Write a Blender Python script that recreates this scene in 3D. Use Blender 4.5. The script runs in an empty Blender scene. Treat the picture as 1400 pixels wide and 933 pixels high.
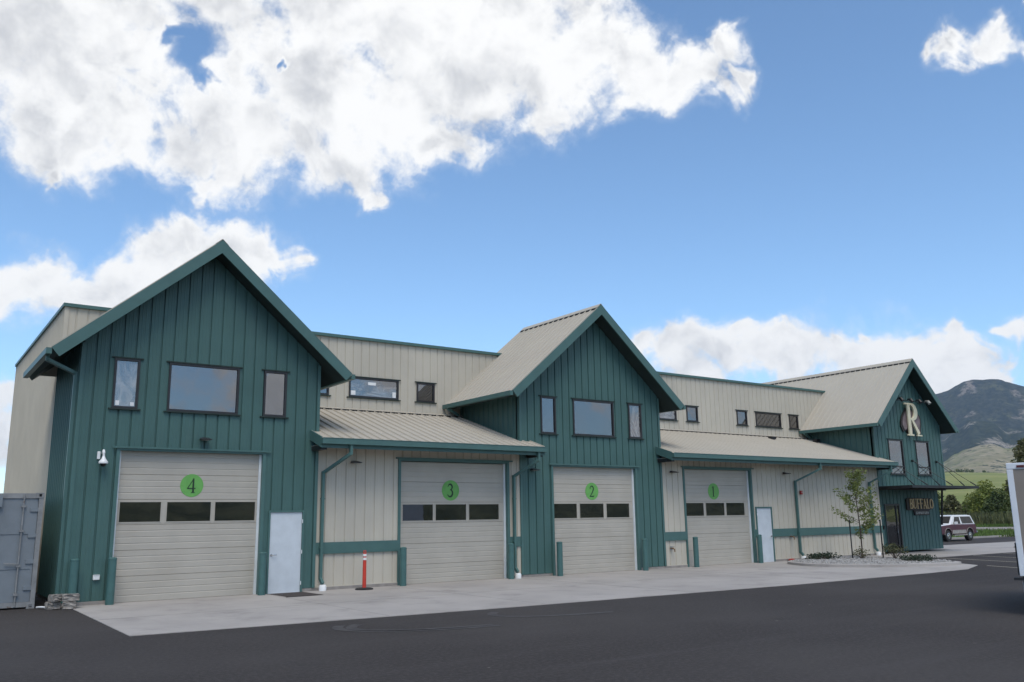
import bpy, bmesh, math, random
from mathutils import Vector, Matrix
random.seed(7)
S = bpy.context.scene
COL = S.collection
R_ = math.radians

# ------------------------------------------------------------------ camera
cam = bpy.data.cameras.new('camera')
cam.lens = 30.454; cam.sensor_width = 36.0; cam.clip_start = 0.1; cam.clip_end = 40000
camo = bpy.data.objects.new('camera', cam); COL.objects.link(camo)
_r = Vector((0.81663, -0.57697, -0.01495)); _u = Vector((-0.10371, -0.17216, 0.97959)); _f = Vector((0.56777, 0.79841, 0.20043))
camo.matrix_world = Matrix(((_r.x, _u.x, -_f.x, 0.0), (_r.y, _u.y, -_f.y, -23.4426), (_r.z, _u.z, -_f.z, 1.8952), (0, 0, 0, 1)))
S.camera = camo
S.view_settings.view_transform = 'Standard'; S.view_settings.look = 'None'
S.view_settings.gamma = 1.0; S.view_settings.exposure = 0.45
S.view_settings.use_curve_mapping = False
S.render.engine = 'CYCLES'
S.cycles.max_bounces = 8; S.cycles.transparent_max_bounces = 12; S.cycles.volume_bounces = 1
S.cycles.use_denoising = True

# ------------------------------------------------------------------ sun (veiled by cloud) and sky
SUN_EL, SUN_AZ = R_(58), R_(205)          # azimuth measured from +Y towards +X: behind the camera, veiled by cloud
sun = bpy.data.lights.new('sun', 'SUN'); sun.energy = 1.5; sun.angle = R_(30); sun.color = (1.0, 0.92, 0.79)
suno = bpy.data.objects.new('sun', sun); COL.objects.link(suno)
_sd = Vector((math.sin(SUN_AZ)*math.cos(SUN_EL), math.cos(SUN_AZ)*math.cos(SUN_EL), math.sin(SUN_EL)))
suno.rotation_euler = _sd.to_track_quat('Z', 'Y').to_euler(); suno.location = (0, 0, 40)
CLOUDS=[(0.0293,0.8938,0.4475,0.0831),(0.0819,0.9030,0.4218,0.0719),(0.0628,0.8815,0.4679,0.0774),(0.1324,0.8723,0.4707,0.0768),(0.1433,0.9036,0.4036,0.0560),(0.0886,0.9234,0.3735,0.0347),(0.0984,0.9324,0.3479,0.0171),(0.1198,0.9162,0.3825,0.0353),(0.2062,0.8947,0.3962,0.0446),(0.1616,0.9141,0.3720,0.0241),(0.2661,0.8685,0.4181,0.0705),(0.2581,0.8315,0.4920,0.0461),(0.3293,0.8247,0.4598,0.0792),(0.3361,0.8561,0.3926,0.0443),(0.3814,0.8405,0.3848,0.0407),(0.4018,0.8445,0.3541,0.0227),(0.4083,0.7893,0.4586,0.0805),(0.4057,0.7524,0.5189,0.0868),(0.4764,0.7314,0.4880,0.0804),(0.4754,0.7761,0.4143,0.0366),(0.5034,0.6993,0.5076,0.0799),(0.5441,0.7018,0.4598,0.0422),(0.5589,0.6672,0.4925,0.0561),(0.5850,0.6360,0.5033,0.0437),(0.6219,0.6193,0.4793,0.0398),(0.6549,0.5979,0.4622,0.0320),(0.6766,0.5759,0.4588,0.0318),(0.6772,0.5483,0.4906,0.0198),(0.6920,0.5534,0.4636,0.0183),(0.4644,0.6976,0.5457,0.0942),(0.3237,0.7782,0.5381,0.0771),(0.2149,0.8205,0.5297,0.0597),(0.5527,0.6325,0.5426,0.0392),(0.0895,0.8410,0.5336,0.1050),(0.3429,0.7327,0.5878,0.1137),(0.4721,0.6528,0.5924,0.0920),(0.2578,0.8862,0.3849,0.0375),(0.2320,0.9007,0.3673,0.0207),(0.2391,0.9198,0.3111,0.0285),(0.2224,0.9318,0.2869,0.0347),(0.1989,0.9401,0.2770,0.0263),(0.2653,0.9200,0.2885,0.0361),(0.2941,0.9104,0.2909,0.0384),(0.3233,0.8998,0.2930,0.0275),(0.3395,0.8887,0.3081,0.0136),(0.2120,0.9429,0.2571,0.0345),(0.2900,0.9189,0.2673,0.0309),(0.1793,0.9547,0.2375,0.0296),(0.1040,0.9628,0.2494,0.0285),(0.0893,0.9674,0.2369,0.0384),(0.0709,0.9703,0.2311,0.0380),(0.1322,0.9635,0.2329,0.0272),(0.1586,0.9581,0.2385,0.0258),(0.2463,0.9315,0.2677,0.0396),(0.0839,0.9900,0.1135,0.0230),(0.0815,0.9939,0.0739,0.0311),(0.6836,0.7020,0.1996,0.0225),(0.7075,0.6798,0.1931,0.0281),(0.7304,0.6573,0.1857,0.0299),(0.7520,0.6342,0.1798,0.0343),(0.7772,0.6043,0.1757,0.0340),(0.8006,0.5742,0.1714,0.0354),(0.8226,0.5445,0.1639,0.0376),(0.8387,0.5205,0.1600,0.0372),(0.8540,0.4970,0.1538,0.0385),(0.8675,0.4722,0.1566,0.0345),(0.8808,0.4494,0.1489,0.0332),(0.8907,0.4313,0.1432,0.0252),(0.8749,0.4504,0.1783,0.0186),(0.8617,0.4764,0.1746,0.0162),(0.9002,0.3991,0.1740,0.0138),(0.8970,0.4210,0.1347,0.0131),(0.8599,0.4960,0.1207,0.0384),(0.8039,0.5809,0.1273,0.0399),(0.7286,0.6701,0.1414,0.0413),(0.8767,0.4662,0.1181,0.0291),(0.8105,0.3844,0.4421,0.0178),(0.8134,0.3706,0.4482,0.0193),(0.8202,0.3565,0.4474,0.0175),(0.8267,0.3424,0.4465,0.0174),(0.8164,0.3853,0.4302,0.0112),(0.8267,0.3239,0.4601,0.0123),(0.8344,0.3320,0.4400,0.0124),(0.8070,0.3939,0.4400,0.0113),(0.3070,0.9020,0.3034,0.0242),(0.3342,0.8956,0.2937,0.0179),(0.3364,0.8997,0.2782,0.0114),(0.2847,0.9251,0.2513,0.0201),(0.7597,0.6179,0.2027,0.0147),(0.7845,0.5884,0.1959,0.0161),(0.8075,0.5588,0.1890,0.0143),(0.8320,0.5217,0.1889,0.0125),(0.8820,0.4402,0.1681,0.0165),(0.8902,0.4269,0.1591,0.0133)]
HOLES=[(0.2013,0.8592,0.4703,0.0227),(0.1773,0.8624,0.4741,0.0149),(0.2277,0.8583,0.4598,0.0168),(0.2965,0.8302,0.4721,0.0109)]
class NT:
    """small helper to write node trees"""
    def __init__(s, tree): s.t = tree; s.n = tree.nodes; s.l = tree.links
    def __call__(s, kind, ins=None, **kw):
        nd = s.n.new(kind)
        for k, v in kw.items(): setattr(nd, k, v)
        for k, v in (ins or {}).items():
            if isinstance(v, bpy.types.NodeSocket): s.l.new(v, nd.inputs[k])
            else: nd.inputs[k].default_value = v
        return nd
    def math(s, op, a, b=0.0, c=0.0, clamp=False):
        nd = s.n.new('ShaderNodeMath'); nd.operation = op; nd.use_clamp = clamp
        for i, v in enumerate((a, b, c)):
            if isinstance(v, bpy.types.NodeSocket): s.l.new(v, nd.inputs[i])
            else: nd.inputs[i].default_value = v
        return nd.outputs[0]
    def mix(s, f, a, b):
        nd = s.n.new('ShaderNodeMix'); nd.data_type = 'RGBA'
        for i, v in ((0, f), (6, a), (7, b)):
            if isinstance(v, bpy.types.NodeSocket): s.l.new(v, nd.inputs[i])
            else: nd.inputs[i].default_value = (*v, 1) if i and len(v) == 3 else v
        return nd.outputs[2]
    def ramp(s, f, lo, hi):
        nd = s.n.new('ShaderNodeMapRange'); nd.interpolation_type = 'SMOOTHSTEP'
        s.l.new(f, nd.inputs[0]); nd.inputs[1].default_value = lo; nd.inputs[2].default_value = hi
        return nd.outputs[0]
    def noise(s, vec, scale, detail=4, rough=.55, dist=0.0):
        nd = s.n.new('ShaderNodeTexNoise'); nd.inputs['Scale'].default_value = scale
        nd.inputs['Detail'].default_value = detail; nd.inputs['Roughness'].default_value = rough
        nd.inputs['Distortion'].default_value = dist
        if vec is not None: s.l.new(vec, nd.inputs['Vector'])
        return nd.outputs[0]

def make_world():
    w = bpy.data.worlds.new('World'); S.world = w; w.use_nodes = True
    w.cycles.sampling_method = 'MANUAL'; w.cycles.sample_map_resolution = 512
    w.node_tree.nodes.clear(); N = NT(w.node_tree)
    sky = N('ShaderNodeTexSky', sky_type='NISHITA')
    sky.sun_disc = False; sky.sun_elevation = SUN_EL; sky.sun_rotation = SUN_AZ
    sky.altitude = 1500; sky.air_density = 1.0; sky.dust_density = 0.6; sky.ozone_density = 1.0
    d = N('ShaderNodeTexCoord').outputs['Generated']
    def warp(vec, scale, amp, det):
        w = N('ShaderNodeTexNoise', {'Vector': vec, 'Scale': scale, 'Detail': det, 'Roughness': .6})
        wv = N('ShaderNodeVectorMath', {0: w.outputs['Color'], 1: (.5, .5, .5)}, operation='SUBTRACT').outputs[0]
        return N('ShaderNodeVectorMath', {0: wv, 1: (amp, amp, amp), 2: vec}, operation='MULTIPLY_ADD').outputs[0]
    pw = warp(warp(d, 13.0, .085, 1.0), 46.0, .030, 2.0)
    def dist(c, q=pw): return N('ShaderNodeVectorMath', {0: q, 1: c}, operation='DISTANCE').outputs['Value']
    F = None
    for x, y, z, r in CLOUDS:
        v = N.math('MULTIPLY_ADD', dist((x, y, z)), -1.0/r, 1.0)
        F = v if F is None else N.math('SMOOTH_MAX', F, v, 0.25)
    # loose cumulus over the rest of the sky, thinner towards the open blue in front
    dg = N('ShaderNodeVectorMath', {0: d, 1: SEED}, operation='ADD').outputs[0]
    g = N.math('MULTIPLY_ADD', N.noise(dg, 8.5, 3, .5), 5.0, -2.62)
    op = N.math('MULTIPLY_ADD', dist((0.56777, 0.79841, 0.20043), d), -1.0/0.95, 1.0)
    op = N.math('MAXIMUM', op, 0.0)
    g = N.math('MULTIPLY_ADD', op, -9.0, g)
    F = N.math('MAXIMUM', F, g)
    for x, y, z, r in HOLES:
        v = N.math('MULTIPLY_ADD', dist((x, y, z)), -1.15/r, 1.15)
        v = N.math('MAXIMUM', v, 0.0)
        F = N.math('SUBTRACT', F, v)
    F = N.math('MINIMUM', F, 0.62)
    F = N.math('MAXIMUM', F, -2.0)
    p = warp(d, 16.0, .030, 1.0)
    up = N('ShaderNodeVectorMath', {0: p, 1: (0.008, 0.0, 0.024)}, operation='ADD').outputs[0]
    n1 = N.noise(p, 13.0, 8, .58); n2 = N.noise(up, 13.0, 5, .56)
    nb = N.noise(d, 4.5, 2, .5)
    nf = N.noise(warp(d, 30.0, .02, 1.0), 42.0, 5, .66)              # fine wisps along the edges
    dens = N.math('ADD', F, N.math('MULTIPLY_ADD', n1, 1.7, -0.83))
    dens = N.math('ADD', dens, N.math('MULTIPLY_ADD', nf, 0.9, -0.45))
    mask = N.math('ADD', N.math('MULTIPLY', N.ramp(dens, -0.16, 0.42), .78), N.math('MULTIPLY', N.ramp(dens, -0.50, 0.25), .22))
    relief = N.math('SUBTRACT', n1, n2)
    thick = N.ramp(dens, 0.25, 1.0)
    zz = N('ShaderNodeSeparateXYZ', {0: d}).outputs[2]
    high = N.math('MULTIPLY_ADD', N.ramp(zz, .15, .48), .7, .3)      # higher clouds show their greyer undersides
    sh = N.math('MULTIPLY_ADD', relief, 2.6, 0.86)
    sh = N.math('SUBTRACT', sh, N.math('MULTIPLY', N.math('MULTIPLY', thick, high), N.math('MULTIPLY_ADD', nb, 2.9, -0.90)))
    sh = N.math('ADD', sh, N.math('MULTIPLY_ADD', nf, .5, -.25))
    sh = N.ramp(sh, -0.05, 1.0)
    cc = N.mix(sh, (3.05, 3.12, 3.27), (5.15, 5.14, 5.10))
    hz = N('ShaderNodeSeparateXYZ', {0: d}).outputs[2]
    skyc = N('ShaderNodeMix', {0: 1.0, 6: sky.outputs[0], 7: SKY_TINT}, data_type='RGBA', blend_type='MULTIPLY').outputs[2]
    col = N.mix(mask, skyc, cc)
    bg = N('ShaderNodeBackground', {'Color': col, 'Strength': 0.15})
    N('ShaderNodeOutputWorld', {0: bg.outputs[0]})
SEED = (3.1, 1.7, 0.4)
SKY_TINT = (.84, .99, 1.04, 1.0)
make_world()

# ------------------------------------------------------------------ materials
MATS = {}
def mat(name, base, rough=.6, metal=0.0, spec=.5, vary=0.0, vscale=3.0, bump=0.0, bscale=30.0, coords='Object', dirt=None, streak=None):
    m = bpy.data.materials.new(name); m.use_nodes = True; N = NT(m.node_tree)
    b = m.node_tree.nodes['Principled BSDF']
    b.inputs['Roughness'].default_value = rough; b.inputs['Metallic'].default_value = metal
    b.inputs['Specular IOR Level'].default_value = spec
    geo = N('ShaderNodeNewGeometry').outputs['Position']
    col = None
    if vary:
        n = N.noise(geo, vscale, 6, .6)
        f = N.ramp(n, .3, .7)
        lo = tuple(max(0, c*(1-vary)) for c in base); hi = tuple(c*(1+vary) for c in base)
        col = N.mix(f, lo, hi)
    if streak:
        mp = N('ShaderNodeMapping', {'Vector': geo, 'Scale': streak[1]}).outputs[0]
        f = N.ramp(N.noise(mp, 1.0, 5, .6), .5, .8)
        f = N.math('MULTIPLY', f, streak[2])
        col = N.mix(f, col if col is not None else base, streak[0])
    if dirt:
        f = N.ramp(N.noise(geo, dirt[1], 7, .65), dirt[2], dirt[3])
        col = N.mix(f, col if col is not None else base, dirt[0])
    if col is not None: m.node_tree.links.new(col, b.inputs['Base Color'])
    else: b.inputs['Base Color'].default_value = (*base, 1)
    if bump:
        n = N.noise(geo, bscale, 6, .6)
        bp = N('ShaderNodeBump', {'Height': n, 'Strength': bump, 'Distance': 0.02})
        m.node_tree.links.new(bp.outputs[0], b.inputs['Normal'])
    MATS[name] = m
    return m

GREEN = (0.058, 0.126, 0.119)
mat('green_steel', GREEN, .48, spec=.35, vary=.07, vscale=.8, streak=((.085, .145, .135), (3.0, 3.0, .25), .4), bump=.16, bscale=1.1)
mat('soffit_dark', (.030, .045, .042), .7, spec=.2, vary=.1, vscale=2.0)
mat('green_trim', (0.066, 0.140, 0.133), .45, spec=.4, vary=.06, vscale=2.0)
mat('green_plastic', (0.052, 0.128, 0.124), .45, vary=.08, vscale=5.0, dirt=((.12, .16, .16), 9.0, .62, .85))
mat('tan_steel', (0.50, 0.465, 0.395), .55, spec=.3, vary=.05, vscale=.7, streak=((.36, .34, .31), (3.0, 3.0, .3), .3), bump=.10, bscale=1.6)
mat('roof_steel', (0.435, 0.400, 0.340), .6, spec=.2, vary=.025, vscale=.6, streak=((.38, .34, .28), (3.5, .4, .4), .2))
mat('door_steel', (0.415, 0.388, 0.34), .5, vary=.05, vscale=1.3, streak=((.37, .33, .27), (.8, 2.0, 3.0), .35))
mat('white_paint', (0.55, 0.60, 0.65), .4, vary=.05, vscale=3.0)
mat('white_plastic', (0.78, 0.79, 0.80), .4, vary=.04, vscale=8.0)
mat('seal_white', (0.66, 0.70, 0.73), .5, vary=.05, vscale=4.0)
mat('bronze', (0.022, 0.020, 0.022), .4, vary=.2, vscale=6.0)
mat('black_metal', (0.012, 0.012, 0.014), .45, vary=.2, vscale=6.0)
mat('steel_bright', (0.55, 0.55, 0.56), .25, metal=1.0)
mat('concrete', (0.36, 0.336, 0.318), .85, vary=.10, vscale=.35, dirt=((.235, .22, .21), .9, .48, .80), streak=((.25, .235, .225), (1.3, .13, 1.0), .35), bump=.15, bscale=14.0)
mat('foundation', (0.26, 0.24, 0.225), .9, vary=.2, vscale=3.0, bump=.3, bscale=20)
mat('block_stone', (0.27, 0.25, 0.23), .95, vary=.28, vscale=7.0, bump=.8, bscale=22)
mat('numeral_disc', (0.13, 0.37, 0.085), .5, vary=.08, vscale=6.0)
mat('numeral_dark', (0.012, 0.035, 0.014), .5)
mat('cream_letter', (0.72, 0.66, 0.48), .5, vary=.06, vscale=4.0)
mat('bison_dark', (0.022, 0.016, 0.014), .6, vary=.3, vscale=4.0)
mat('bison_mauve', (0.19, 0.145, 0.15), .55, vary=.35, vscale=3.0)
mat('gold_letter', (0.50, 0.36, 0.20), .35, metal=.35, vary=.2, vscale=8.0)
mat('grey_letter', (0.30, 0.30, 0.28), .5, vary=.2, vscale=8.0)
mat('dark_room', (0.14, 0.14, 0.145), .9, vary=.5, vscale=1.5)
mat('rubber', (0.02, 0.02, 0.021), .8, vary=.3, vscale=12)
mat('mat_fibre', (0.055, 0.045, 0.042), .95, vary=.4, vscale=40, bump=.6, bscale=90)
mat('delineator_red', (0.55, 0.045, 0.025), .45, vary=.08, vscale=8)
mat('reflective_white', (0.75, 0.74, 0.73), .4)
mat('container_paint', (0.175, 0.20, 0.225), .55, vary=.10, vscale=1.4, dirt=((.10, .07, .075), 2.6, .66, .74))
mat('container_frame', (0.23, 0.235, 0.24), .6, vary=.18, vscale=4, dirt=((.12, .07, .05), 5, .62, .75))
mat('bark', (0.10, 0.075, 0.055), .9, vary=.3, vscale=12)
mat('truck_maroon', (0.085, 0.020, 0.036), .35, spec=.6, vary=.1, vscale=4)
mat('truck_white', (0.75, 0.75, 0.76), .25, spec=.6)
mat('truck_silver', (0.38, 0.355, 0.33), .35, metal=.2, vary=.15, vscale=5)
mat('chrome', (0.7, 0.7, 0.71), .15, metal=1.0)
mat('amber_lens', (0.6, 0.22, 0.04), .2)
mat('red_lens', (0.09, 0.005, 0.008), .35)
mat('trailer_white', (0.66, 0.70, 0.76), .35, vary=.04, vscale=3)
mat('trailer_taupe', (0.235, 0.205, 0.180), .5, vary=.06, vscale=2, streak=((.20, .17, .15), (6.0, 6.0, .3), .5))
mat('line_paint', (0.46, 0.42, 0.34), .8, dirt=((.16, .15, .14), 3.0, .50, .8))
mat('scuffed_asphalt', (.062, .058, .058), .85, vary=.25, vscale=5.0, dirt=((.046, .042, .043), 4.0, .45, .6))
mat('verge_grass', (0.085, 0.135, 0.030), .95, vary=.4, vscale=.5)
mat('weed', (0.085, 0.095, 0.040), .95, vary=.5, vscale=.6)
mat('gravel_road', (0.24, 0.22, 0.20), .95, vary=.15, vscale=.5)
mat('river_rock', (0.34, 0.33, 0.32), .85, vary=.4, vscale=6.0)
mat('bed_soil', (0.21, 0.20, 0.19), .95, vary=.3, vscale=10, bump=.5, bscale=40)
mat('valve_brass', (0.22, 0.14, 0.08), .45, metal=.6)
mat('alarm_red', (0.30, 0.02, 0.015), .4)

def asphalt_mat():
    m = bpy.data.materials.new('asphalt'); m.use_nodes = True; N = NT(m.node_tree); b = m.node_tree.nodes['Principled BSDF']
    geo = N('ShaderNodeNewGeometry').outputs['Position']
    big = N.ramp(N.noise(geo, .12, 4, .55), .3, .7)
    col = N.mix(big, (.033, .029, .029), (.056, .051, .050))
    mp = N('ShaderNodeMapping', {'Vector': geo, 'Rotation': (0, 0, .12), 'Scale': (.12, 1.6, 1)}).outputs[0]
    st = N.math('MULTIPLY', N.ramp(N.noise(mp, 1.0, 5, .6), .5, .75), .45)
    col = N.mix(st, col, (.064, .059, .060))
    oil = N.math('MULTIPLY', N.ramp(N.noise(geo, .9, 5, .65), .62, .74), .6)
    col = N.mix(oil, col, (.024, .021, .021))
    fine = N.noise(geo, 14, 4, .7)
    col = N.mix(N.math('MULTIPLY', N.ramp(fine, .42, .66), .5), col, (.078, .072, .069))
    agg = N.ramp(N.noise(geo, 85, 2, .6), .60, .8)
    col = N.mix(N.math('MULTIPLY', agg, .7), col, (.15, .14, .135))
    fl = N.ramp(N.noise(geo, 6.0, 1, .5), .80, .84)
    col = N.mix(fl, col, (.20, .19, .17))
    m.node_tree.links.new(col, b.inputs['Base Color'])
    b.inputs['Roughness'].default_value = .9; b.inputs['Specular IOR Level'].default_value = .2
    bp = N('ShaderNodeBump', {'Height': N.noise(geo, 60, 4, .7), 'Strength': .5, 'Distance': .01})
    m.node_tree.links.new(bp.outputs[0], b.inputs['Normal']); MATS['asphalt'] = m
asphalt_mat()

def glass_mat(name, tint, refl, film=None, ior=2.8):
    """pane: sky reflection over a dark see-through tint; film = crumpled protective sheet left on the glass"""
    m = bpy.data.materials.new(name); m.use_nodes = True; m.node_tree.nodes.clear(); N = NT(m.node_tree)
    geo = N('ShaderNodeNewGeometry').outputs['Position']
    bp = N('ShaderNodeBump', {'Height': N.noise(geo, 1.3, 2, .5), 'Strength': .06, 'Distance': .05})
    tr = N('ShaderNodeBsdfTransparent', {'Color': (*tint, 1)})
    gl = N('ShaderNodeBsdfGlossy', {'Color': (refl, refl, refl*1.02, 1), 'Roughness': .015, 'Normal': bp.outputs[0]})
    fr = N('ShaderNodeFresnel', {'IOR': ior}).outputs[0]
    sh = N('ShaderNodeMixShader', {0: fr, 1: tr.outputs[0], 2: gl.outputs[0]}).outputs[0]
    if film:
        mp = N('ShaderNodeMapping', {'Vector': geo, 'Rotation': (.0, .5, 0), 'Scale': film[1]}).outputs[0]
        f = N.noise(mp, 1.0, 5, .6, 1.5)
        f = N.math('MULTIPLY', N.ramp(f, .30, .80), film[0])
        df = N('ShaderNodeBsdfPrincipled', {'Base Color': (.62, .63, .64, 1), 'Roughness': .35})
        sh = N('ShaderNodeMixShader', {0: f, 1: sh, 2: df.outputs[0]}).outputs[0]
    N('ShaderNodeOutputMaterial', {0: sh}); MATS[name] = m
glass_mat('glass', (.10, .11, .12), .95)
glass_mat('glass_garage', (.30, .30, .31), .95)
glass_mat('glass_auto', (.02, .022, .026), .8, ior=1.5)
glass_mat('glass_film', (.10, .11, .12), .9, (.55, (3.0, 3.0, 1.2)))
glass_mat('glass_film_wide', (.10, .11, .12), .9, (.5, (.8, 3.0, 3.5)))

def leaf_mat(name, a, b, scale):
    m = bpy.data.materials.new(name); m.use_nodes = True; N = NT(m.node_tree); p = m.node_tree.nodes['Principled BSDF']
    geo = N('ShaderNodeNewGeometry').outputs['Position']
    col = N.mix(N.ramp(N.noise(geo, scale, 3, .6), .3, .7), a, b)
    m.node_tree.links.new(col, p.inputs['Base Color']); p.inputs['Roughness'].default_value = .7
    tl = N('ShaderNodeBsdfTranslucent'); m.node_tree.links.new(col, tl.inputs[0])
    mx = N('ShaderNodeMixShader', {0: .25, 1: p.outputs[0], 2: tl.outputs[0]})
    m.node_tree.links.new(mx.outputs[0], m.node_tree.nodes['Material Output'].inputs[0]); MATS[name] = m
leaf_mat('leaf_young', (.13, .175, .045), (.23, .26, .08), 3.0)
leaf_mat('leaf_bright', (.14, .185, .035), (.25, .27, .065), .5)
leaf_mat('leaf_dark', (.050, .078, .022), (.105, .135, .036), .5)
leaf_mat('leaf_olive', (.068, .078, .030), (.13, .125, .052), .5)
leaf_mat('leaf_shrub', (.060, .075, .035), (.11, .11, .045), 6.0)
leaf_mat('leaf_juniper', (.018, .034, .020), (.035, .055, .030), 6.0)

def terrain_mat(name, cols, scale, lo=.35, hi=.65, second=None):
    m = bpy.data.materials.new(name); m.use_nodes = True; N = NT(m.node_tree); b = m.node_tree.nodes['Principled BSDF']
    geo = N('ShaderNodeNewGeometry').outputs['Position']
    col = N.mix(N.ramp(N.noise(geo, scale, 8, .62), lo, hi), cols[0], cols[1])
    if second:
        for c, sc, a, e, st in second:
            mp = N('ShaderNodeMapping', {'Vector': geo, 'Scale': st}).outputs[0]
            col = N.mix(N.ramp(N.noise(mp, sc, 8, .65), a, e), col, c)
    m.node_tree.links.new(col, b.inputs['Base Color']); b.inputs['Roughness'].default_value = .95
    b.inputs['Specular IOR Level'].default_value = .1; MATS[name] = m
# ------------------------------------------------------------------ mesh helpers
def wloc(o):
    v = Vector((0, 0, 0))
    while o is not None: v += o.location; o = o.parent
    return v
class MB:
    def __init__(s): s.v = []; s.f = []
    def add(s, vs, fs):
        k = len(s.v); s.v += [tuple(p) for p in vs]; s.f += [tuple(i+k for i in f) for f in fs]; return s
    def box(s, x0, x1, y0, y1, z0, z1):
        return s.add([(x0,y0,z0),(x1,y0,z0),(x1,y1,z0),(x0,y1,z0),(x0,y0,z1),(x1,y0,z1),(x1,y1,z1),(x0,y1,z1)],
                     [(0,3,2,1),(4,5,6,7),(0,1,5,4),(1,2,6,5),(2,3,7,6),(3,0,4,7)])
    def hexa(s, b, t):      # bottom 4 and top 4 points
        return s.add(list(b)+list(t), [(0,3,2,1),(4,5,6,7),(0,1,5,4),(1,2,6,5),(2,3,7,6),(3,0,4,7)])
    def bar(s, a, b, w, h, up=(0,0,1)):
        a, b = Vector(a), Vector(b); d = (b-a).normalized(); r = d.cross(Vector(up))
        if r.length < 1e-5: r = d.cross(Vector((0,1,0)))
        r.normalize(); u = r.cross(d)
        o = [(-w/2,-h/2),(w/2,-h/2),(w/2,h/2),(-w/2,h/2)]
        return s.hexa([a+r*i+u*j for i, j in o], [b+r*i+u*j for i, j in o])
    def prism(s, poly, ax, d0, d1):   # polygon (p,q) extruded along axis; ax 'y': (x,z)  'x': (y,z)  'z': (x,y)
        def P(p, d): return {'y': (p[0], d, p[1]), 'x': (d, p[0], p[1]), 'z': (p[0], p[1], d)}[ax]
        n = len(poly); k = len(s.v)
        s.v += [P(p, d0) for p in poly] + [P(p, d1) for p in poly]
        s.f += [tuple(range(k, k+n)), tuple(range(k+2*n-1, k+n-1, -1))]
        s.f += [(k+i, k+(i+1) % n, k+n+(i+1) % n, k+n+i) for i in range(n)]
        return s
    def tube(s, pts, rad, seg=10, cap=True):
        pts = [Vector(p) for p in pts]; k = len(s.v); n = len(pts)
        rs = rad if isinstance(rad, (list, tuple)) else [rad]*n
        ref = Vector((0,0,1))
        for i, p in enumerate(pts):
            d = (pts[min(i+1, n-1)]-pts[max(i-1, 0)]).normalized()
            a = d.cross(ref)
            if a.length < .05: a = d.cross(Vector((1,0,0)))
            a.normalize(); b = a.cross(d)
            for j in range(seg):
                t = 2*math.pi*j/seg; s.v.append(tuple(p+(a*math.cos(t)+b*math.sin(t))*rs[i]))
        for i in range(n-1):
            for j in range(seg):
                s.f.append((k+i*seg+j, k+i*seg+(j+1) % seg, k+(i+1)*seg+(j+1) % seg, k+(i+1)*seg+j))
        if cap: s.f.append(tuple(k+j for j in range(seg))[::-1]); s.f.append(tuple(k+(n-1)*seg+j for j in range(seg)))
        return s
    def lathe(s, prof, seg=20, c=(0,0,0)):     # prof [(r,z)]
        k = len(s.v); n = len(prof)
        for r, z in prof:
            for j in range(seg):
                t = 2*math.pi*j/seg; s.v.append((c[0]+r*math.cos(t), c[1]+r*math.sin(t), c[2]+z))
        for i in range(n-1):
            for j in range(seg): s.f.append((k+i*seg+j, k+i*seg+(j+1) % seg, k+(i+1)*seg+(j+1) % seg, k+(i+1)*seg+j))
        s.f.append(tuple(k+j for j in range(seg))[::-1]); s.f.append(tuple(k+(n-1)*seg+j for j in range(seg)))
        return s
    def build(s, name, m, parent=None, local=False, smooth=False, recalc=False, bevel=0):
        off = Vector((0,0,0)) if (local or parent is None) else wloc(parent)
        me = bpy.data.meshes.new(name)
        me.from_pydata([(v[0]-off.x, v[1]-off.y, v[2]-off.z) for v in s.v], [], s.f)
        if recalc:
            bm = bmesh.new(); bm.from_mesh(me); bmesh.ops.recalc_face_normals(bm, faces=bm.faces); bm.to_mesh(me); bm.free()
        me.materials.append(MATS[m])
        if smooth:
            me.shade_smooth()
            me.set_sharp_from_angle(angle=R_(40))
        o = bpy.data.objects.new(name, me); COL.objects.link(o); o.parent = parent
        if bevel:
            md = o.modifiers.new('bevel', 'BEVEL'); md.width = bevel; md.segments = 2; md.limit_method = 'ANGLE'
        return o
def empty(name, loc=(0,0,0), parent=None):
    o = bpy.data.objects.new(name, None); COL.objects.link(o); o.location = loc; o.parent = parent; o.empty_display_size = .3
    return o
def tag(o, label=None, cat=None, group=None, kind=None):
    if label: o['label'] = label
    if cat: o['category'] = cat
    if group: o['group'] = group
    if kind: o['kind'] = kind
    return o
def copy_tree(o, parent=None):
    c = o.copy(); COL.objects.link(c); c.parent = parent
    for ch in [x for x in bpy.data.objects if x.parent == o]: copy_tree(ch, c)
    return c

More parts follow.
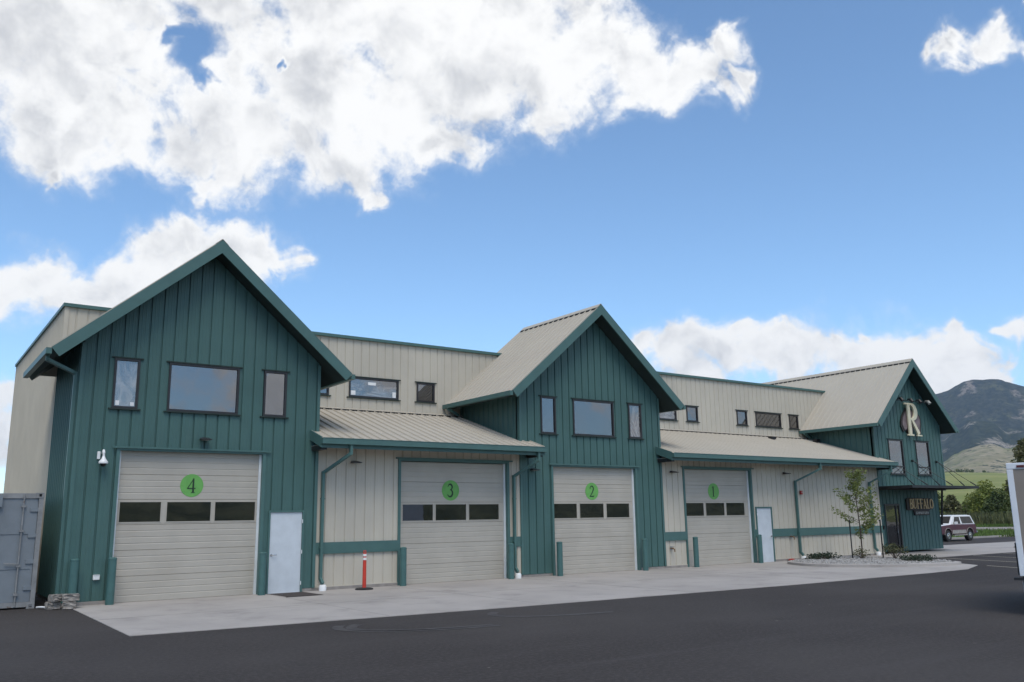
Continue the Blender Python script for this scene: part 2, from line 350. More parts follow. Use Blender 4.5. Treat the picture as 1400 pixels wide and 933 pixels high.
_cache = {}
def clad(parent, O, U, W, N, u0, u1, wb, wt, openings, pitch, prof, m, name='wall_panel', joined=None, knots=(), back=.05):
    """profiled sheet strips on the plane O + u*U + w*W; wb/wt are functions of u; openings (u0,u1,w0,w1).
    joined=None: every strip an object of its own under parent; else ONE mesh of that name, kind stuff"""
    O, U, W, N = Vector(O), Vector(U), Vector(W), Vector(N)
    if not callable(wb): _b = wb; wb = lambda u: _b
    if not callable(wt): _t = wt; wt = lambda u: _t
    n = max(1, round((u1-u0)/pitch)); p = (u1-u0)/n
    allmb = MB()
    def depth(t):
        for (a, da), (b, db) in zip(prof, prof[1:]):
            if a <= t <= b: return da+(db-da)*(t-a)/(b-a) if b > a else da
        return 0.0
    for i in range(n):
        a = u0+i*p; b = a+p
        ks = {a, b} | {a+t for t, _ in prof if 0 < t < p} | {k for k in knots if a < k < b}
        for q in openings: ks |= {k for k in q[:2] if a < k < b}
        ks = sorted(ks); cells = []
        for ua, ub in zip(ks, ks[1:]):
            if ub-ua < 1e-5: continue
            mid = (ua+ub)/2; segs = [(wb, wt)]
            for (o0, o1, w0, w1) in openings:
                if o0-1e-6 <= mid <= o1+1e-6:
                    new = []
                    for lo, hi in segs:
                        if w0 >= hi(mid) or w1 <= lo(mid): new.append((lo, hi)); continue
                        if w0 > lo(mid): new.append((lo, (lambda u, z=w0, h=hi: min(z, h(u)))))
                        if w1 < hi(mid): new.append(((lambda u, z=w1, l=lo: max(z, l(u))), hi))
                    segs = new
            segs = sorted([q for q in segs if q[1](mid)-q[0](mid) >= .003], key=lambda q: q[0](mid))
            cells.append((ua, ub, segs))
        nseg = {len(q[2]) for q in cells}
        split = len(nseg) == 1 and not joined and max(nseg) > 1
        mbs = [MB() for _ in range(max(nseg))] if split else [MB()]
        for ua, ub, segs in cells:
            for si, (lo, hi) in enumerate(segs):
                mb = mbs[si if split else 0]
                da, db = depth(ua-a), depth(ub-a)
                pts = [(ua, lo(ua), da), (ub, lo(ub), db), (ub, hi(ub), db), (ua, hi(ua), da)]
                k = len(mb.v); mb.v += pts; mb.f.append((k, k+1, k+2, k+3))
                if not joined and (ua == ks[0] or ub == ks[-1]):
                    e = (ua, da) if ua == ks[0] else (ub, db); uu = e[0]
                    q = [(uu, lo(uu), e[1]), (uu, hi(uu), e[1]), (uu, hi(uu), -back), (uu, lo(uu), -back)]
                    k = len(mb.v); mb.v += q; mb.f.append((k, k+1, k+2, k+3) if ua == ks[0] else (k+3, k+2, k+1, k))
                # closed foot and head
                for zz in (lo, hi):
                    q = [(ua, zz(ua), da), (ub, zz(ub), db), (ub, zz(ub), -back), (ua, zz(ua), -back)]
                    k = len(mb.v); mb.v += q; mb.f.append((k, k+1, k+2, k+3))
        for mb in mbs:
            if not mb.f: continue
            if joined:
                allmb.add([O+U*x+W*y+N*z for x, y, z in mb.v], mb.f); continue
            key = (m, name, tuple(U), tuple(W), tuple((round(x-a, 4), round(y, 4), round(z, 4)) for x, y, z in mb.v), len(mb.f))
            me = _cache.get(key)
            if me is None:
                me = bpy.data.meshes.new(name); me.from_pydata([tuple(U*(x-a)+W*y+N*z) for x, y, z in mb.v], [], mb.f)
                me.materials.append(MATS[m]); _cache[key] = me
            o = bpy.data.objects.new(name, me); COL.objects.link(o); o.parent = parent
            o.location = O+U*a-wloc(parent)
    if joined:
        o = allmb.build(joined, m, parent); o['kind'] = 'stuff'; return o

GROOVE = [(0, 0), (.060, 0), (.066, .003), (.078, .003), (.084, 0), (.150, 0), (.156, .003), (.168, .003), (.174, 0), (.243, 0), (.253, -.034), (.285, -.034), (.295, 0), (.306, 0)]
RIB = [(0, .026), (.010, .026), (.030, 0), (.100, 0), (.106, .003), (.118, .003), (.124, 0), (.190, 0), (.196, .003), (.208, .003), (.214, 0), (.275, 0), (.295, .026), (.31, .026)]
RIB_TALL = [(0, .040), (.008, .040), (.024, 0), (.100, 0), (.106, .003), (.118, .003), (.124, 0), (.190, 0), (.196, .003), (.208, .003), (.214, 0), (.281, 0), (.297, .040), (.31, .040)]
GROOVE_SOFT = [(t, q*.62) for t, q in GROOVE]
WALL_RIB = [(0, .038), (.016, .038), (.030, 0), (.275, 0), (.289, .038), (.306, .038)]
FLAT = [(0, 0), (9, 0)]
def gap_shades(parent, O, U, W, N, u0, u1, w, dw=.03, h=.046, pitch=.305):
    """black foam blocks painting in the shade of the gaps between the ribs under a cap or flashing"""
    O, U, W, N = Vector(O), Vector(U), Vector(W), Vector(N); mb = MB(); n = max(1, round((u1-u0)/pitch)); p = (u1-u0)/n
    for i in range(n):
        a, b = u0+i*p+.035, u0+(i+1)*p-.035
        P = lambda u, ww, d: O+U*u+W*ww+N*d
        mb.hexa([P(a, w, .002), P(b, w, .002), P(b, w+dw, .002), P(a, w+dw, .002)], [P(a, w, h), P(b, w, h), P(b, w+dw, h), P(a, w+dw, h)])
    o = mb.build('gap_shade_strip', 'rubber', parent); o['kind'] = 'stuff'  # black colour stands for the shade under the cap
def core(name, parent, O, U, W, N, u0, u1, wb, wt, openings, m, knots=(), d0=.06, d1=.2):
    """backing wall behind the sheets"""
    O, U, W, N = Vector(O), Vector(U), Vector(W), Vector(N)
    if not callable(wb): _b = wb; wb = lambda u: _b
    if not callable(wt): _t = wt; wt = lambda u: _t
    mb = MB(); ks = sorted({u0, u1} | set(knots) | {k for q in openings for k in q[:2] if u0 < k < u1})
    for ua, ub in zip(ks, ks[1:]):
        mid = (ua+ub)/2; cuts = sorted((q[2], q[3]) for q in openings if q[0]-1e-6 <= mid <= q[1]+1e-6)
        lo = wb; spans = []
        for w0, w1 in cuts:
            spans.append((lo, (lambda u, z=w0: z))); lo = (lambda u, z=w1: z)
        spans.append((lo, wt))
        for a, b in spans:
            if b(mid)-a(mid) < .01: continue
            P = lambda u, w, d: O+U*u+W*w-N*d
            mb.hexa([P(ua, a(ua), d0), P(ub, a(ub), d0), P(ub, a(ub), d1), P(ua, a(ua), d1)],
                    [P(ua, b(ua), d0), P(ub, b(ub), d0), P(ub, b(ub), d1), P(ua, b(ua), d1)])
    return mb.build(name, m, parent)

def glyph(strokes, x0, z0, w, h, y, t, sx=1.0):
    """letter from thick-and-thin strokes [(pts[(x,z,width)], closed)] in a unit-height box, standing in the plane y, facing -y"""
    mb = MB()
    for si, (pts, closed) in enumerate(strokes):
        yy = y-t-si*.0008; n = len(pts); L = []; Rr = []
        for i, (px, pz, pw) in enumerate(pts):
            a = pts[(i-1) % n] if (closed or i > 0) else pts[i]; b = pts[(i+1) % n] if (closed or i < n-1) else pts[i]
            dx, dz = b[0]-a[0], b[1]-a[1]; l = math.hypot(dx, dz) or 1
            nx, nz = -dz/l, dx/l
            L.append((x0+(px+nx*pw/2)*w, z0+(pz+nz*pw/2)*h)); Rr.append((x0+(px-nx*pw/2)*w, z0+(pz-nz*pw/2)*h))
        m_ = n if closed else n-1
        for i in range(m_):
            j = (i+1) % n
            q = [L[i], L[j], Rr[j], Rr[i]]
            mb.hexa([(a, yy, b) for a, b in q], [(a, y, b) for a, b in q])
    return mb
def arc(cx, cz, rx, rz, a0, a1, w0, w1, n=12, wm=None):
    o = []
    for i in range(n+1):
        t = i/n; a = R_(a0+(a1-a0)*t)
        w = w0+(w1-w0)*t if wm is None else w0+(w1-w0)*t+(wm-(w0+w1)/2)*math.sin(math.pi*t)
        o.append((cx+rx*math.cos(a), cz+rz*math.sin(a), w))
    return o
def L_(*p): return (list(p), False)
G_ = {
 '1': [L_((.30, .02, .15), (.30, .98, .15)), L_((.14, .02, .04), (.46, .02, .04)), L_((.30, .96, .06), (.10, .86, .03))],
 '2': [(arc(.33, .73, .24, .24, 165, -20, .05, .14)+[(.42, .42, .12), (.22, .18, .08), (.06, .05, .05)], False), L_((.04, .045, .09), (.60, .045, .09)), L_((.60, .02, .03), (.63, .17, .02)), L_((.085, .76, .10), (.14, .80, .10))],
 '3': [(arc(.30, .76, .22, .21, 160, -80, .05, .07, wm=.15), False), (arc(.29, .29, .27, .27, 88, -150, .06, .06, wm=.16), False), L_((.07, .84, .08), (.11, .79, .08)), L_((.03, .12, .10), (.09, .17, .10))],
 '4': [L_((.47, .02, .15), (.47, .98, .12)), L_((.50, .98, .05), (.02, .30, .05)), L_((.0, .30, .07), (.66, .30, .07)), L_((.32, .02, .04), (.62, .02, .04))],
 'R': [L_((.17, .02, .13), (.17, .97, .13)), L_((.02, .02, .045), (.33, .02, .045)), L_((-.02, .975, .05), (.30, .975, .05)), ([(.28, .965, .06)]+arc(.30, .735, .22, .23, 90, -90, .06, .06, wm=.17)+[(.20, .505, .05)], False), L_((.30, .50, .08), (.44, .30, .11), (.60, .06, .13)), L_((.50, .02, .04), (.74, .02, .04))],
 'B': [L_((.14, .02, .13), (.14, .98, .13)), ([(.10, .97, .05)]+arc(.30, .75, .17, .22, 90, -90, .05, .05, wm=.15)+[(.16, .53, .05)], False), ([(.16, .50, .05)]+arc(.31, .26, .20, .24, 90, -90, .05, .05, wm=.16)+[(.10, .02, .05)], False)],
 'U': [([(.13, .98, .14), (.13, .35, .14)]+arc(.33, .28, .20, .25, 190, 350, .12, .06)+[(.54, .35, .06), (.54, .98, .06)], False), L_((.02, .975, .05), (.26, .975, .05)), L_((.43, .975, .05), (.64, .975, .05))],
 'F': [L_((.15, .02, .14), (.15, .98, .14)), L_((.04, .97, .06), (.52, .97, .06)), L_((.52, .99, .04), (.53, .82, .03)), L_((.2, .53, .06), (.42, .53, .06)), L_((.42, .62, .04), (.42, .44, .04)), L_((.03, .02, .05), (.28, .02, .05))],
 'A': [L_((.08, .02, .06), (.32, .98, .08)), L_((.30, .98, .12), (.56, .02, .15)), L_((.16, .34, .06), (.46, .34, .06)), L_((.0, .02, .05), (.20, .02, .05)), L_((.44, .02, .05), (.66, .02, .05))],
 'L': [L_((.15, .02, .14), (.15, .98, .14)), L_((.04, .03, .06), (.54, .03, .06)), L_((.53, .02, .04), (.56, .22, .03)), L_((.03, .975, .05), (.28, .975, .05))],
 'O': [([(.32+.26*math.cos(R_(a)), .5+.47*math.sin(R_(a)), .06+.09*abs(math.cos(R_(a)))) for a in range(0, 360, 18)], True)],
}
# ================================================================== the building
X_, Y_, Z_ = (1,0,0), (0,1,0), (0,0,1)
B = tag(empty('commercial_building', (20.0, 0.0, 0.0)), 'long tan and dark green ribbed steel garage building with three tall gables', 'building')
YM, ZPAR = 3.70, 8.15
ZB = .10
def Bp(mb, name, m, parent=None, **k): return mb.build(name, m, parent or B, **k)

def window(x0, x1, z0, z1, y, glass='glass', mull=None, sill=True, stick=()):
    """glass edges x0..x1, z0..z1 on the wall plane y"""
    f = .055
    mb = MB()
    mb.box(x0-f, x0, y-.035, y+.09, z0-f, z1+f).box(x1, x1+f, y-.035, y+.09, z0-f, z1+f)
    mb.box(x0, x1, y-.033, y+.09, z0-f, z0).box(x0, x1, y-.033, y+.09, z1, z1+f)
    if mull: mb.box(x0, x1, y-.030, y+.09, mull-.03, mull+.03)
    w = Bp(mb, 'window', 'bronze')
    zs = [(z0, z1)] if not mull else [(z0, mull-.03), (mull+.03, z1)]
    for a, b in zs: MB().box(x0+.002, x1-.002, y+.012, y+.024, a+.002, b-.002).build('pane', glass, w)
    if sill:
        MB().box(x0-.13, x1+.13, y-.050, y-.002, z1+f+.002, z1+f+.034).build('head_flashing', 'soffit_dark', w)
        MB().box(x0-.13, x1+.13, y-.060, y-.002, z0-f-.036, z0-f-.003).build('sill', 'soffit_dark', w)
    for (sx, sz, sw, sh) in stick:
        MB().box(sx, sx+sw, y+.006, y+.0105, sz, sz+sh).build('sticker', 'white_plastic', w)
    return w

def garage_door(x0, x1, zt, y, zg0, zg1, panes, digit, disc):
    """sectional door set back behind the opening; y = face of the door"""
    d = Bp(MB().box(x0-.06, x0-.016, y+.05, y+.12, .0, zt+.05).box(x1+.016, x1+.06, y+.05, y+.12, .0, zt+.05).box(x0-.06, x1+.06, y+.13, y+.18, zt+.0, zt+.05), 'garage_door', 'door_steel')
    n = 6; h = (zt+.03)/n
    k0 = (zg0+zg1)/2
    hs = h
    # keep the glazed section centred on the panes
    base = k0-hs/2; lows = [base-hs*i for i in range(4) if base-hs*i > -.05][::-1]
    edges = [.012]+[e for e in lows if e > .15]+[base+hs]
    while edges[-1] < zt-.05: edges.append(min(edges[-1]+hs, zt+.06))
    for a, b in zip(edges, edges[1:]):
        L = b-a; prof = [(0, -.012), (.008, 0)]; k = max(1, round(L/.152)); q = L/k
        for i in range(1, k): prof += [(i*q-.014, 0), (i*q-.004, -.006), (i*q+.010, -.006), (i*q+.018, 0)]
        prof += [(L-.008, 0), (L-.0005, -.012)]
        ops = []
        if a <= k0 <= b: ops = [(zg0, zg1, p0, p1) for p0, p1 in panes]; prof = [(0, -.012), (.008, 0), (L-.008, 0), (L-.0005, -.012)]
        clad(d, (0, y, 0), Z_, X_, (0,-1,0), a, b-.004, x0, x1, ops, 9, prof, 'door_steel', name='door_section', back=.045)
    for p0, p1 in panes:
        pn = MB(); e = .022
        pn.box(p0-e, p0, y-.010, y+.03, zg0-e, zg1+e).box(p1, p1+e, y-.010, y+.03, zg0-e, zg1+e).box(p0, p1, y-.009, y+.03, zg0-e, zg0).box(p0, p1, y-.009, y+.03, zg1, zg1+e)
        pn.build('pane_frame', 'door_steel', d)
        MB().box(p0, p1, y+.010, y+.020, zg0, zg1).build('pane', 'glass_garage', d)
    cx, cz, r = disc
    pts = [(cx+r*math.cos(2*math.pi*i/40), cz+r*math.sin(2*math.pi*i/40)) for i in range(40)]
    MB().prism(pts, 'y', y-.006, y-.0015).build('number_disc', 'numeral_disc', d)
    gh = r*1.28; gw = r*1.10
    glyph(G_[digit], cx-gw*.36, cz-gh*.5, gw, gh, y-.0075, .004).build('numeral', 'numeral_dark', d)
    # pale weather seals
    MB().box(x0-.015, x0+.035, y-.055, y-.002, 0.0, zt).build('weather_seal', 'seal_white', d)
    MB().box(x1-.045, x1+.015, y-.055, y-.002, 0.0, zt).build('weather_seal', 'seal_white', d)
    MB().box(x0, x1, y-.03, y+.02, .0, .010).build('bottom_seal', 'rubber', d)
    return d
def opening_trim(x0, x1, zt, yw, yd):
    f = Bp(MB().box(x0-.10, x0-.015, yw-.035, yd+.05, 0, zt+.002), 'door_frame', 'green_trim')
    MB().box(x1+.015, x1+.10, yw-.035, yd+.05, 0, zt+.002).build('jamb', 'green_trim', f)
    MB().box(x0-.10, x1+.10, yw-.036, yd+.05, zt+.004, zt+.09).build('head', 'green_trim', f)
    MB().box(x0-.20, x1+.22, yw-.075, yw-.0365, zt+.055, zt+.10).build('drip_edge', 'green_trim', f)
def man_door(x0, x1, zt, yw, handle_left, hinges=True):
    d = Bp(MB().box(x0+.004, x1-.004, yw-.012, yw+.04, .012, zt-.004), 'door', 'white_paint')
    f = MB().box(x0-.05, x0, yw-.045, yw+.06, 0, zt).box(x1, x1+.05, yw-.045, yw+.06, 0, zt).box(x0-.05, x1+.05, yw-.046, yw+.06, zt+.001, zt+.05)
    f.build('frame', 'green_trim', d)
    hx = x0+.07 if handle_left else x1-.07; s = 1 if handle_left else -1
    MB().tube([(hx, yw-.012, 1.02), (hx, yw-.030, 1.02)], .032, 14).build('escutcheon', 'steel_bright', d)
    MB().tube([(hx, yw-.03, 1.02), (hx, yw-.065, 1.02), (hx+s*.03, yw-.075, 1.02), (hx+s*.13, yw-.075, 1.02)], .011, 8).build('handle', 'steel_bright', d, smooth=True)
    ox = x1 if handle_left else x0
    for z in (.25, 1.08, 1.90):
        MB().tube([(ox, yw-.052, z-.05), (ox, yw-.052, z+.05)], .012, 8).build('hinge', 'white_plastic', d)
    MB().box(x0, x1, yw-.09, yw+.06, .002, .011).build('threshold', 'seal_white', d)
    return d

def gable(xl, xr, cx, half, za, zt, yb, zlow, openings, joined, zside, left_wall=True):
    s = (za-zt)/half; c = 1/math.sqrt(1+s*s); sn = s*c
    und = .20/c
    top = lambda u: za-abs(u-cx)*s-und-.03
    g = core('gable_wall', B, (0,0,0), X_, Z_, (0,-1,0), xl, xr, zlow, top, openings, 'dark_room', knots=(cx,))
    clad(g, (0,0,0), X_, Z_, (0,-1,0), xl+.05, xr-.05, zlow, top, openings, .305, GROOVE, 'green_steel', joined='wall_cladding' if joined else None, knots=(cx,))
    # corner trims
    for x in (xl, xr):
        z1 = za-abs(x-cx)*s-und-.06
        MB().box(x-.012 if x == xl else x-.075, x+.075 if x == xl else x+.012, -.018, .05, zlow, z1).build('corner_trim', 'green_trim', g)
    if left_wall:
        sw = core('side_wall', B, (xl,0,0), Y_, Z_, (-1,0,0), .06, YM-.01, zside, zt-.02+(xl-(cx-half))*s-und, [], 'dark_room')
        clad(sw, (xl,0,0), Y_, Z_, (-1,0,0), .06, YM-.02, zside, zt-.02+(xl-(cx-half))*s-und, [], .305, WALL_RIB, 'green_steel', joined='wall_cladding' if joined else None)
        core('side_wall', B, (xr,0,0), Y_, Z_, (1,0,0), .06, YM-.01, zside, zt-.02+(xl-(cx-half))*s-und, [], 'green_steel', d0=.0, d1=.12)
    # roof slab, front fascia boards, sheets, ridge cap, eave gutters
    y0, y1 = -.60, yb
    t = .20
    poly = [(cx-half, zt), (cx, za), (cx+half, zt), (cx+half-sn*t, zt-c*t), (cx, za-t/c), (cx-half+sn*t, zt-c*t)]
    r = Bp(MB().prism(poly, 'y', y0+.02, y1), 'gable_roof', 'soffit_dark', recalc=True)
    ft = .275; e = .02
    for sg in (-1, 1):
        tip = (cx+sg*(half+e*c), zt-e*sn)
        q = [(cx, za+.03), (tip[0], tip[1]+.03), (tip[0]-sg*sn*ft, tip[1]-c*ft+.03), (cx, za+.03-ft/c)]
        MB().prism(q, 'y', y0-.030, y0+.018).build('fascia', 'green_trim', r, recalc=True)
        ln = math.hypot(half, za-zt)
        clad(r, (cx+sg*half, 0, zt+.012), Y_, (-sg*c, 0, sn), (sg*sn, 0, c), y0+.02, y1-.005, 0, ln-.01, [], .305, RIB if joined else RIB_TALL, 'roof_steel', name='roof_panel', joined='roof_cladding' if (joined or sg > 0) else None, back=.010)
        if sg < 0: gap_shades(r, (cx+sg*half, 0, zt+.012), Y_, (-sg*c, 0, sn), (sg*sn, 0, c), y0+.02, y1-.005, ln-.01-.17*math.sqrt(1+s*s)-.012, .05, .043)
        # gutter and eave board
        ex = cx+sg*half; gy1 = YM-.02 if sg < 0 else YM-.02
        gm = MB().box(min(ex, ex+sg*.12), max(ex, ex+sg*.12), y0, gy1, zt-.14, zt-.13)
        gm.box(ex+sg*.12-.005, ex+sg*.12+.005, y0, gy1, zt-.14, zt+.005)
        gm.box(min(ex, ex+sg*.12), max(ex, ex+sg*.12), y0-.008, y0, zt-.14, zt+.005).box(min(ex, ex+sg*.12), max(ex, ex+sg*.12), gy1, gy1+.008, zt-.14, zt+.005)
        gm.build('gutter', 'green_trim', r)
    rc = .17
    for sg in (-1, 1):
        MB().hexa([(cx+sg*.006, y0+.0, za+.058), (cx+sg*rc, y0+.0, za+.058-rc*s), (cx+sg*rc, y1, za+.058-rc*s), (cx+sg*.006, y1, za+.058)],
                  [(cx+sg*.006, y0+.0, za+.072), (cx+sg*rc, y0+.0, za+.072-rc*s), (cx+sg*rc, y1, za+.072-rc*s), (cx+sg*.006, y1, za+.072)]).build('ridge_cap', 'roof_steel', r)
    # back gable end above the flat roof
    MB().prism([(cx-half+.25, zt+.0), (cx, za-.25/c), (cx+half-.25, zt+.0)], 'y', y1-.06, y1-.02).build('back_gable', 'tan_steel', r)
    return g

G4 = dict(xl=3.534, xr=9.83, cx=6.66, half=3.87, za=9.375, zt=6.04, yb=4.0)
G2 = dict(xl=16.927, xr=23.436, cx=20.20, half=3.95, za=9.352, zt=5.975, yb=4.13)
GR = dict(xl=37.443, xr=43.275, cx=40.42, half=3.49, za=9.25, zt=5.957, yb=13.0)
f = .055
W4 = [(4.357, 4.858), (5.686, 7.428), (8.228, 8.777)]; W2 = [(17.866, 18.407), (19.286, 21.073), (21.911, 22.446)]; WR = [(38.575, 39.689), (40.923, 41.995)]
op4 = [(a-f, b+f, 4.817-f, 5.982+f) for a, b in W4]+[(4.50, 8.315, 0, 3.79), (8.455, 9.465, 0, 2.20)]
op2 = [(a-f, b+f, 4.760-f, 5.921+f) for a, b in W2]+[(18.198, 22.158, 0, 3.68)]
opR = [(a-f, b+f, 3.72-f, 5.266+f) for a, b in WR]
gable(**G4, zlow=ZB, openings=op4, joined=False, zside=ZB)
gable(**G2, zlow=ZB, openings=op2, joined=False, zside=4.3)
gable(**GR, zlow=3.02, openings=opR, joined=True, zside=4.3)

for i, (a, b) in enumerate(W4):
    st = [(a+.03, 4.84, .09, .12), (b-.12, 4.84, .09, .09)] if i == 0 else ()
    window(a, b, 4.817, 5.982, 0.0, 'glass_film' if i == 0 else 'glass', stick=st)
for i, (a, b) in enumerate(W2): window(a, b, 4.760, 5.921, 0.0, 'glass_film' if i == 2 else 'glass')
for a, b in WR: window(a, b, 3.72, 5.266, 0.0, 'glass', mull=4.04)

garage_door(4.601, 8.215, 3.706, .14, 1.945, 2.435, [(4.70, 5.68), (5.83, 6.94), (7.05, 8.12)], '4', (6.42, 2.86, .295))
garage_door(18.298, 22.058, 3.597, .14, 1.87, 2.355, [(18.40, 19.40), (19.54, 20.62), (20.76, 21.84)], '2', (20.11, 2.78, .30))
garage_door(12.523, 16.395, 3.65, .19, 1.865, 2.35, [(12.66, 13.71), (13.81, 14.92), (15.03, 16.17)], '3', (14.35, 2.78, .315))
garage_door(24.677, 28.44, 3.648, .19, 1.88, 2.365, [(24.80, 25.79), (25.92, 26.97), (27.09, 28.16)], '1', (26.41, 2.81, .315))
opening_trim(4.601, 8.215, 3.706, 0.0, .14); opening_trim(18.298, 22.058, 3.597, 0.0, .14)
opening_trim(12.523, 16.395, 3.65, .05, .19); opening_trim(24.677, 28.44, 3.648, .05, .19)
man_door(8.505, 9.415, 2.15, 0.0, True); man_door(28.704, 29.605, 2.15, .05, False)

# ---- ground-floor walls between the gables, with green waist band
def bay_wall(x0, x1, openings, joined):
    y = .05
    w = core('bay_wall', B, (0, y, 0), X_, Z_, (0,-1,0), x0, x1, ZB, 4.45, openings, 'dark_room')
    for a, b in ((ZB, 1.02), (1.31, 4.40)):
        clad(w, (0, y, 0), X_, Z_, (0,-1,0), x0, x1, a, b, openings, .305, GROOVE_SOFT, 'tan_steel', joined='wall_cladding' if joined else None)
    xs = sorted([x0]+[v for o in openings for v in (o[0], o[1])]+[x1])
    for a, b in zip(xs[::2], xs[1::2]):
        if b-a < .05: continue
        MB().box(a+.002, b-.002, y-.040, y+.05, 1.02, 1.31).build('waist_band', 'green_trim', w)
        MB().box(a+.002, b-.002, y-.055, y-.003, .995, 1.018).build('waist_drip', 'green_trim', w)
        MB().box(a+.002, b-.002, y-.030, y+.05, ZB-.02, ZB+.012).build('base_trim', 'tan_steel', w)
    return w
w3 = bay_wall(9.83, 16.927, [(12.423, 16.495, 0, 3.735)], False)
w1 = bay_wall(23.436, 37.443, [(24.577, 28.54, 0, 3.733), (28.654, 29.655, 0, 2.20)], True)
for a, b, p in ((9.842, 9.94, w3), (16.80, 16.914, w3), (23.45, 23.55, w1), (37.31, 37.43, w1)):
    MB().box(a, b, .028, .045, ZB+.02, 4.35).build('edge_trim', 'tan_steel', p)
for q in ((3.53, 4.50, .0, .3), (8.315, 8.455, .0, .3), (9.465, 12.42, .01, .3), (16.5, 18.19, .01, .3), (22.16, 24.57, .01, .3), (28.55, 28.65, .01, .3), (29.66, 37.44, .01, .3), (3.54, 3.64, .31, 15.3)):
    Bp(MB().box(*q, -.2, ZB-.005), 'foundation', 'foundation')

# ---- porch roofs
def porch(p0, p1, w0, w1, joined):
    ye, ze, yt, zt = -.80, 4.148, YM, 5.585
    L = math.hypot(yt-ye, zt-ze); cy, sz = (yt-ye)/L, (zt-ze)/L
    wy0 = (-.02-ye)/cy
    wt = lambda u: L-.012 if w0-1e-6 <= u <= w1+1e-6 else wy0
    z_at = lambda y: ze+(y-ye)*sz/cy
    th = .15
    sec = lambda ya, yb: [(ya, z_at(ya)), (yb, z_at(yb)), (yb, z_at(yb)-th), (ya, z_at(ya)-th)]
    mb = MB().prism(sec(ye, -.02), 'x', p0, p1).prism(sec(-.019, yt-.01), 'x', w0+.005, w1-.005)
    r = Bp(mb, 'porch_roof', 'tan_steel', recalc=True)
    clad(r, (0, ye, ze+.008), X_, (0, cy, sz), (0, -sz, cy), p0, p1, -.03, wt, [], .305, RIB if joined else RIB_TALL, 'roof_steel', name='roof_panel', joined='roof_cladding' if joined else None, knots=(w0, w1), back=.006)
    # gutter, fascia, barge boards, wall flashing
    g = MB().box(p0-.02, p1+.02, ye-.135, ye-.012, ze-.155, ze-.145).box(p0-.02, p1+.02, ye-.145, ye-.135, ze-.155, ze-.003)
    g.box(p0-.03, p0-.02, ye-.145, ye-.012, ze-.155, ze-.003).box(p1+.02, p1+.03, ye-.145, ye-.012, ze-.155, ze-.003)
    g.box(p0-.02, p1+.02, ye-.155, ye-.133, ze-.002, ze+.012)
    g.build('gutter', 'green_trim', r)
    MB().box(p0, p1, ye-.010, ye+.012, ze-.26, ze-.006).build('fascia', 'green_trim', r)
    for x in (p0, p1):
        s = -1 if x == p0 else 1
        MB().prism([(ye-.01, ze+.045), (-.03, z_at(-.03)+.045), (-.03, z_at(-.03)-.24), (ye-.01, ze-.25)], 'x', min(x, x+s*.03)+s*.001, max(x, x+s*.03)+s*.001).build('barge_board', 'green_trim', r)
        MB().box(x-s*.18 if s > 0 else x+.02, x-.02 if s > 0 else x+.18, ye+.06, -.03, ze-.30, ze-.17).build('rafter_end', 'black_metal', r)
    MB().box(p0+.03, p1-.03, ye+.015, .02, ze-.175, ze-.160).build('soffit', 'tan_steel', r)
    gap_shades(r, (0, ye, ze+.008), X_, (0, cy, sz), (0, -sz, cy), w0+.01, w1-.01, L-.19, .05, .042)
    a = Vector((0, yt-.17, z_at(yt-.17)+.055)); b = Vector((0, yt-.008, z_at(yt-.008)+.055))
    MB().hexa([(w0+.01, a.y, a.z), (w1-.01, a.y, a.z), (w1-.01, b.y, b.z), (w0+.01, b.y, b.z)], [(w0+.01, a.y, a.z+.012), (w1-.01, a.y, a.z+.012), (w1-.01, b.y, b.z+.012), (w0+.01, b.y, b.z+.012)]).build('wall_flashing', 'roof_steel', r)
    return r
porch(9.60, 17.33, 9.83, 16.927, False)
pr1 = porch(23.20, 37.66, 23.436, 37.443, True)
for x, y in ((33.9, 3.05), (37.1, 2.9)):
    MB().box(x-.14, x+.14, y-.12, y+.12, 5.30, 5.50).build('vent_flashing', 'black_metal', pr1)

# ---- tall main block behind
mo = [(a-f, b+f, 6.10-f, 6.68+f) for a, b in ((11.02, 11.64), (12.48, 14.27), (15.11, 15.74), (26.36, 28.15), (28.91, 29.53), (32.29, 32.91), (33.65, 35.43), (36.18, 36.78))]
mw = core('upper_wall', B, (0, YM, 0), X_, Z_, (0,-1,0), 3.573, 39.3, ZB, ZPAR-.05, mo, 'dark_room')
clad(mw, (0, YM, 0), X_, Z_, (0,-1,0), 3.60, 5.43, 6.0, ZPAR-.05, mo, .305, GROOVE_SOFT, 'tan_steel')
clad(mw, (0, YM, 0), X_, Z_, (0,-1,0), 9.85, 18.70, 5.45, ZPAR-.05, mo, .305, GROOVE_SOFT, 'tan_steel')
clad(mw, (0, YM, 0), X_, Z_, (0,-1,0), 22.0, 39.3, 5.45, ZPAR-.05, mo, .305, GROOVE_SOFT, 'tan_steel', joined='wall_cladding')
lw = core('end_wall', B, (3.573, 0, 0), Y_, Z_, (-1,0,0), YM+.1, 15.3, ZB, ZPAR-.05, [], 'dark_room')
clad(lw, (3.573, 0, 0), Y_, Z_, (-1,0,0), YM+.02, 15.3, ZB, ZPAR-.05, [], .305, WALL_RIB, 'tan_steel')
MB().box(3.545, 3.66, YM-.03, YM+.08, ZB, ZPAR-.05).build('corner_trim', 'tan_steel', mw)
core('back_wall', B, (0, 15.3, 0), X_, Z_, (0,1,0), 3.573, 37.5, ZB, ZPAR-.05, [], 'tan_steel', d0=0, d1=.15)
Bp(MB().box(3.62, 37.6, YM+.2, 15.2, 7.85, 7.95), 'main_roof', 'roof_steel')
cap = Bp(MB().box(3.50, 39.28, YM-.09, YM+.20, ZPAR-.10, ZPAR), 'parapet_cap', 'green_trim')
